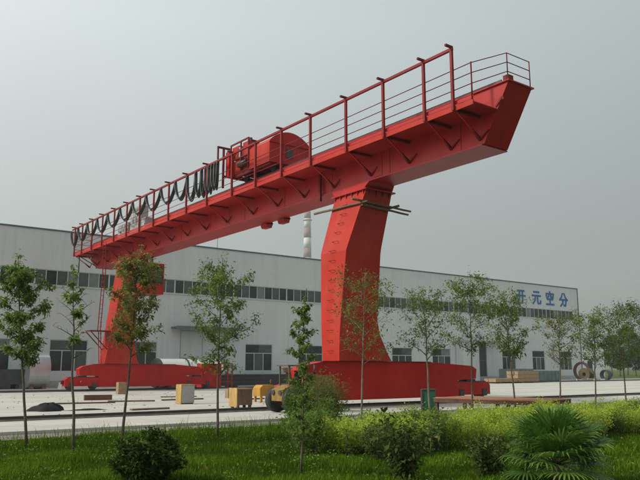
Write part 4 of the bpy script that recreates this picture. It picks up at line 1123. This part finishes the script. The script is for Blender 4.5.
hedge = thing('hedge', 'long yellow-green hedge crossing the right half before the tree row', 'hedge', (18, 11.35, -0.1))
for i, (x, y) in enumerate(places):
    hedge_plant(x, y, 0.46, rr.uniform(.55, .88), 200+i, (L_HEDGE if rr.random() < (.5 if x < 11.5 else .84) else (L_SHRUB if rr.random() < .75 else L_PURP)), '', n=2300 if x < 20 else 1500, leaf=0.058, parent=hedge)
# shrubs at the hedge's left end and by the tree bases
hedge_plant(8.6, 11.9, 0.6, 0.85, 501, L_SHRUB, 'loose bright green shrub at the left end of the hedge', 1800, 0.085, 'green_shrub', 'loose shrubs near the hedge')
hedge_plant(9.6, 13.4, 0.7, 0.95, 502, L_SHRUB, 'loose bright green shrub behind the hedge end', 2000, 0.085, 'green_shrub', 'loose shrubs near the hedge')
hedge_plant(11.0, 14.6, 0.75, 0.9, 503, L_SHRUB, 'green shrub between hedge and near saddle', 2000, 0.085, 'green_shrub', 'loose shrubs near the hedge')

# tall leafy shrub in front of the loader
def leafy(label, name, x, y, h, r, seed, mat, n, leaf, stems=9, bark=None, aspect=0.32, lo=0.1, group=None, spread=0.06, droop=0.1):
    rs = np.random.RandomState(seed); t = thing(name, label, 'shrub', (x, y, -0.1), group); st = MB(); C = []; mus = []
    for k in range(stems):
        a = k*2.4+rs.uniform(-.3,.3); q = r*rs.uniform(.25, 1.0); hh = h*rs.uniform(.68, 1.05)*(1-0.25*q/r)
        P = []
        for s_ in range(7):
            f = s_/6; P.append(Vector((x+q*math.cos(a)*f**1.3+rs.normal(0,.012), y+q*math.sin(a)*f**1.3+rs.normal(0,.012), -0.1+hh*f)))
        st.tube(P, [0.012*(1-.13*s_)+.002 for s_ in range(7)], 5)
        kk = n//stems; f = rs.uniform(lo, 1.0, kk); idx = np.minimum((f*6).astype(int), 5); fr = f*6-idx
        A = np.array([list(p) for p in P]); c = A[idx]*(1-fr)[:,None]+A[idx+1]*fr[:,None]
        c = c + rs.normal(0, spread, (kk,3)); C.append(c); mus.append(np.full(kk, rs.uniform(.25,.75)))
    part('stems', st, bark or BARK, t)
    leaf_part('foliage', np.concatenate(C), leaf, mat, t, rs, tint_mu=np.concatenate(mus), aspect=aspect, droop=droop)
    return t
sb_ = on_z(301, 474, -0.1); st_ = on_y(305, 277, sb_[1])
tree('slender young tree nearest the camera, leafy down to the lawn', sb_[0], sb_[1], st_[2], 0.35, 0.30, 15, leaf_n=3000, leaf=0.062, limbs=24, lean=(st_[0]-sb_[0], 0), mat=L_TREE, trunk_r=0.022)
b = on_y(295, 432, 15.4); leafy('bright green leafy shrub in front of the loader wheel', 'leafy_shrub', b[0], 15.4, 1.55, 0.34, 31, L_SHRUB, 2900, 0.11, 12, aspect=0.28, spread=.08)
b = on_y(328, 428, 16.0); leafy('olive green feathery shrub covering the loader', 'feathery_shrub', b[0], 16.0, 1.8, 0.55, 32, L_YEL, 3800, 0.12, 15, aspect=0.17, spread=.13)
b = on_y(404, 486, 8.3); leafy('loose dark shrub with bronze leaves in the foreground', 'dark_shrub', b[0], 8.3, 1.25, 0.62, 34, L_PURP, 1500, 0.11, 14, aspect=0.42, spread=.06)
b = on_y(440, 488, 7.8); leafy('low bronze-leaved shrub left of the palm', 'bronze_shrub', 8.9, 7.55, 0.72, 0.42, 36, L_PURP, 1300, 0.095, 12, aspect=0.42, spread=.05)
b = on_y(384, 430, 14.5); leafy('short seedling at the lawn edge before the near saddle', 'seedling', b[0], 14.5, 0.75, 0.22, 37, L_PURP, 380, 0.10, 5, aspect=0.4, spread=.05)
b = on_y(425, 425, 14.0); leafy('short seedling before the green cabinet', 'seedling', b[0], 14.0, 0.6, 0.2, 38, L_SHRUB, 300, 0.10, 5, aspect=0.4, spread=.05)

# round clipped bush
def round_bush(label, x, y, r, h, seed, n=9000):
    rs = np.random.RandomState(seed); t = thing('round_bush', label, 'bush', (x, y, -0.1))
    v = rs.normal(0, 1, (n, 3)); v /= np.linalg.norm(v, axis=1, keepdims=True)
    q = rs.uniform(0.55, 1.0, n)**0.6
    lump = 1 + 0.16*np.sin(v[:,0]*5+1)*np.sin(v[:,1]*6+2) + 0.12*np.sin(v[:,2]*7+v[:,0]*4)
    C = np.stack([x + v[:,0]*r*q*lump, y + v[:,1]*r*q*lump, h*0.5-0.08 + v[:,2]*h*0.5*q*lump], 1)
    st = MB()
    for k in range(14):
        a = k*2.4; e = rs.uniform(.3,.8); st.tube([(x,y,-0.1),(x+r*.3*math.cos(a),y+r*.3*math.sin(a),h*.3),(x+r*e*math.cos(a),y+r*e*math.sin(a),h*.75)], [0.016,0.011,0.004], 5)
    part('stems', st, BARK, t)
    leaf_part('foliage', C, 0.07, L_DARK, t, rs, aspect=0.5, droop=-0.2, tint_mu=0.35+0.3*np.sin(v[:,0]*9+v[:,2]*7)*np.sin(v[:,1]*8))
bb = on_y(146, 478, 10.3); round_bush('dense round dark green bush in the lawn at lower left', bb[0], 10.3, 0.49, 0.72, 41)

# fan palm
def palm(label, x, y, seed, fans=46):
    rs = np.random.RandomState(seed); t = thing('fan_palm', label, 'palm', (x, y, -0.12))
    m = MB(); m.tube([(x,y,-0.12),(x,y,0.0),(x,y,0.16)], [0.09,0.08,0.04], 10); part('stub_trunk', m, WOOD_DK, t)
    for k in range(fans):
        az = k*2.399+rs.uniform(-.2,.2); el = R(84) - R(92)*(k/fans)**1.0 + rs.uniform(-.12,.12)
        d = Vector((math.cos(az)*math.cos(el), math.sin(az)*math.cos(el), math.sin(el))); Lp = rs.uniform(.38,.58)
        base = Vector((x, y, 0.18)); hub = base + d*Lp - Vector((0,0,0.05*(1-math.sin(el))))
        stem = MB(); stem.tube([base, base.lerp(hub,.5)+Vector((0,0,.02)), hub], [0.014,0.01,0.008], 5)
        side = d.cross(Vector((0,0,1))).normalized(); nrm = side.cross(d).normalized()
        bl = []; seg = 26; Rf = rs.uniform(.40,.58); V = []; Q = []; T = []
        mu = rs.uniform(.25,.75)
        for s_ in range(seg):
            th = R(-118) + R(236)*(s_+.5)/seg
            dirv = (d*math.cos(th) + side*math.sin(th)).normalized(); perp = (side*math.cos(th) - d*math.sin(th)).normalized()
            ln = Rf*(0.72+0.28*math.cos(th*0.6))*rs.uniform(.9,1.06); wv = 0.0165
            dr = rs.uniform(.03,.16)*ln
            p1 = hub + dirv*ln*.45 + nrm*0.03; p2 = hub + dirv*ln*.78 + nrm*0.015 - Vector((0,0,dr*.4)); p3 = hub + dirv*ln - Vector((0,0,dr*1.6))
            b_ = len(V)
            V += [hub, hub+nrm*.002, p1+perp*wv, p1-perp*wv, p2+perp*wv*.8, p2-perp*wv*.8, p3+perp*.001, p3-perp*.001]
            Q += [(b_,b_+1,b_+2,b_+3),(b_+3,b_+2,b_+4,b_+5),(b_+5,b_+4,b_+6,b_+7)]; T += [min(1,max(0,mu+rs.normal(0,.1)))]*3
        V = np.array([list(v) for v in V]) - np.array([x, y, -0.12])
        me = quads_mesh('fan_leaf', V, np.array(Q), T)
        f = part('fan_leaf', me, L_PALM, t); part('stalk', stem, L_STALK, f)
L_STALK = paint('palm_stalk', (0.10, 0.15, 0.035), 0.6, 0.2, 6)
pb = on_y(558, 492, 6.7); palm('green fan palm spreading its leaves at lower right', pb[0], 6.7, 51)

# power wires in the haze at the right, on one pole out of frame and one behind the workshop
pw = thing('power_line', 'thin power wires in the haze at the right', 'power line', (150, 118, -0.16))
for k, dz in enumerate((0.0, 1.5, 2.6)):
    P = []
    for i in range(21):
        q = i/20; P.append((88+62*q, 120-2*q, 11.0+dz*1.0 - 1.3*math.sin(math.pi*q)))
    part('wire', MB().tube(P, 0.03, 4), STEEL_DK, pw)
for x, y in ((88, 120), (150, 118)):
    m = MB(); m.cyl((x, y, -0.16), (x, y, 14.2), 0.16, 8, 0.1); m.box(x-.9, x+.9, y-.06, y+.06, 13.3, 13.45); part('pole', m, GREY, pw)

# ------------------------------------------------------------------ hazy air
hz = MB().box(-1620, 1820, -1620, 1820, -1.3, 235.0)
hm = bpy.data.materials.new('hazy_air'); hm.use_nodes = True
ht = hm.node_tree; ht.nodes.clear()
pv = ht.nodes.new('ShaderNodeVolumePrincipled'); pv.inputs['Color'].default_value = (0.93, 0.97, 0.97, 1)
pv.inputs['Density'].default_value = HAZE; pv.inputs['Anisotropy'].default_value = 0.3
ho = ht.nodes.new('ShaderNodeOutputMaterial'); ht.links.new(pv.outputs[0], ho.inputs['Volume'])
hb = struct('haze', hz, hm, 'stuff'); hb['label'] = 'thin grey haze in the air'
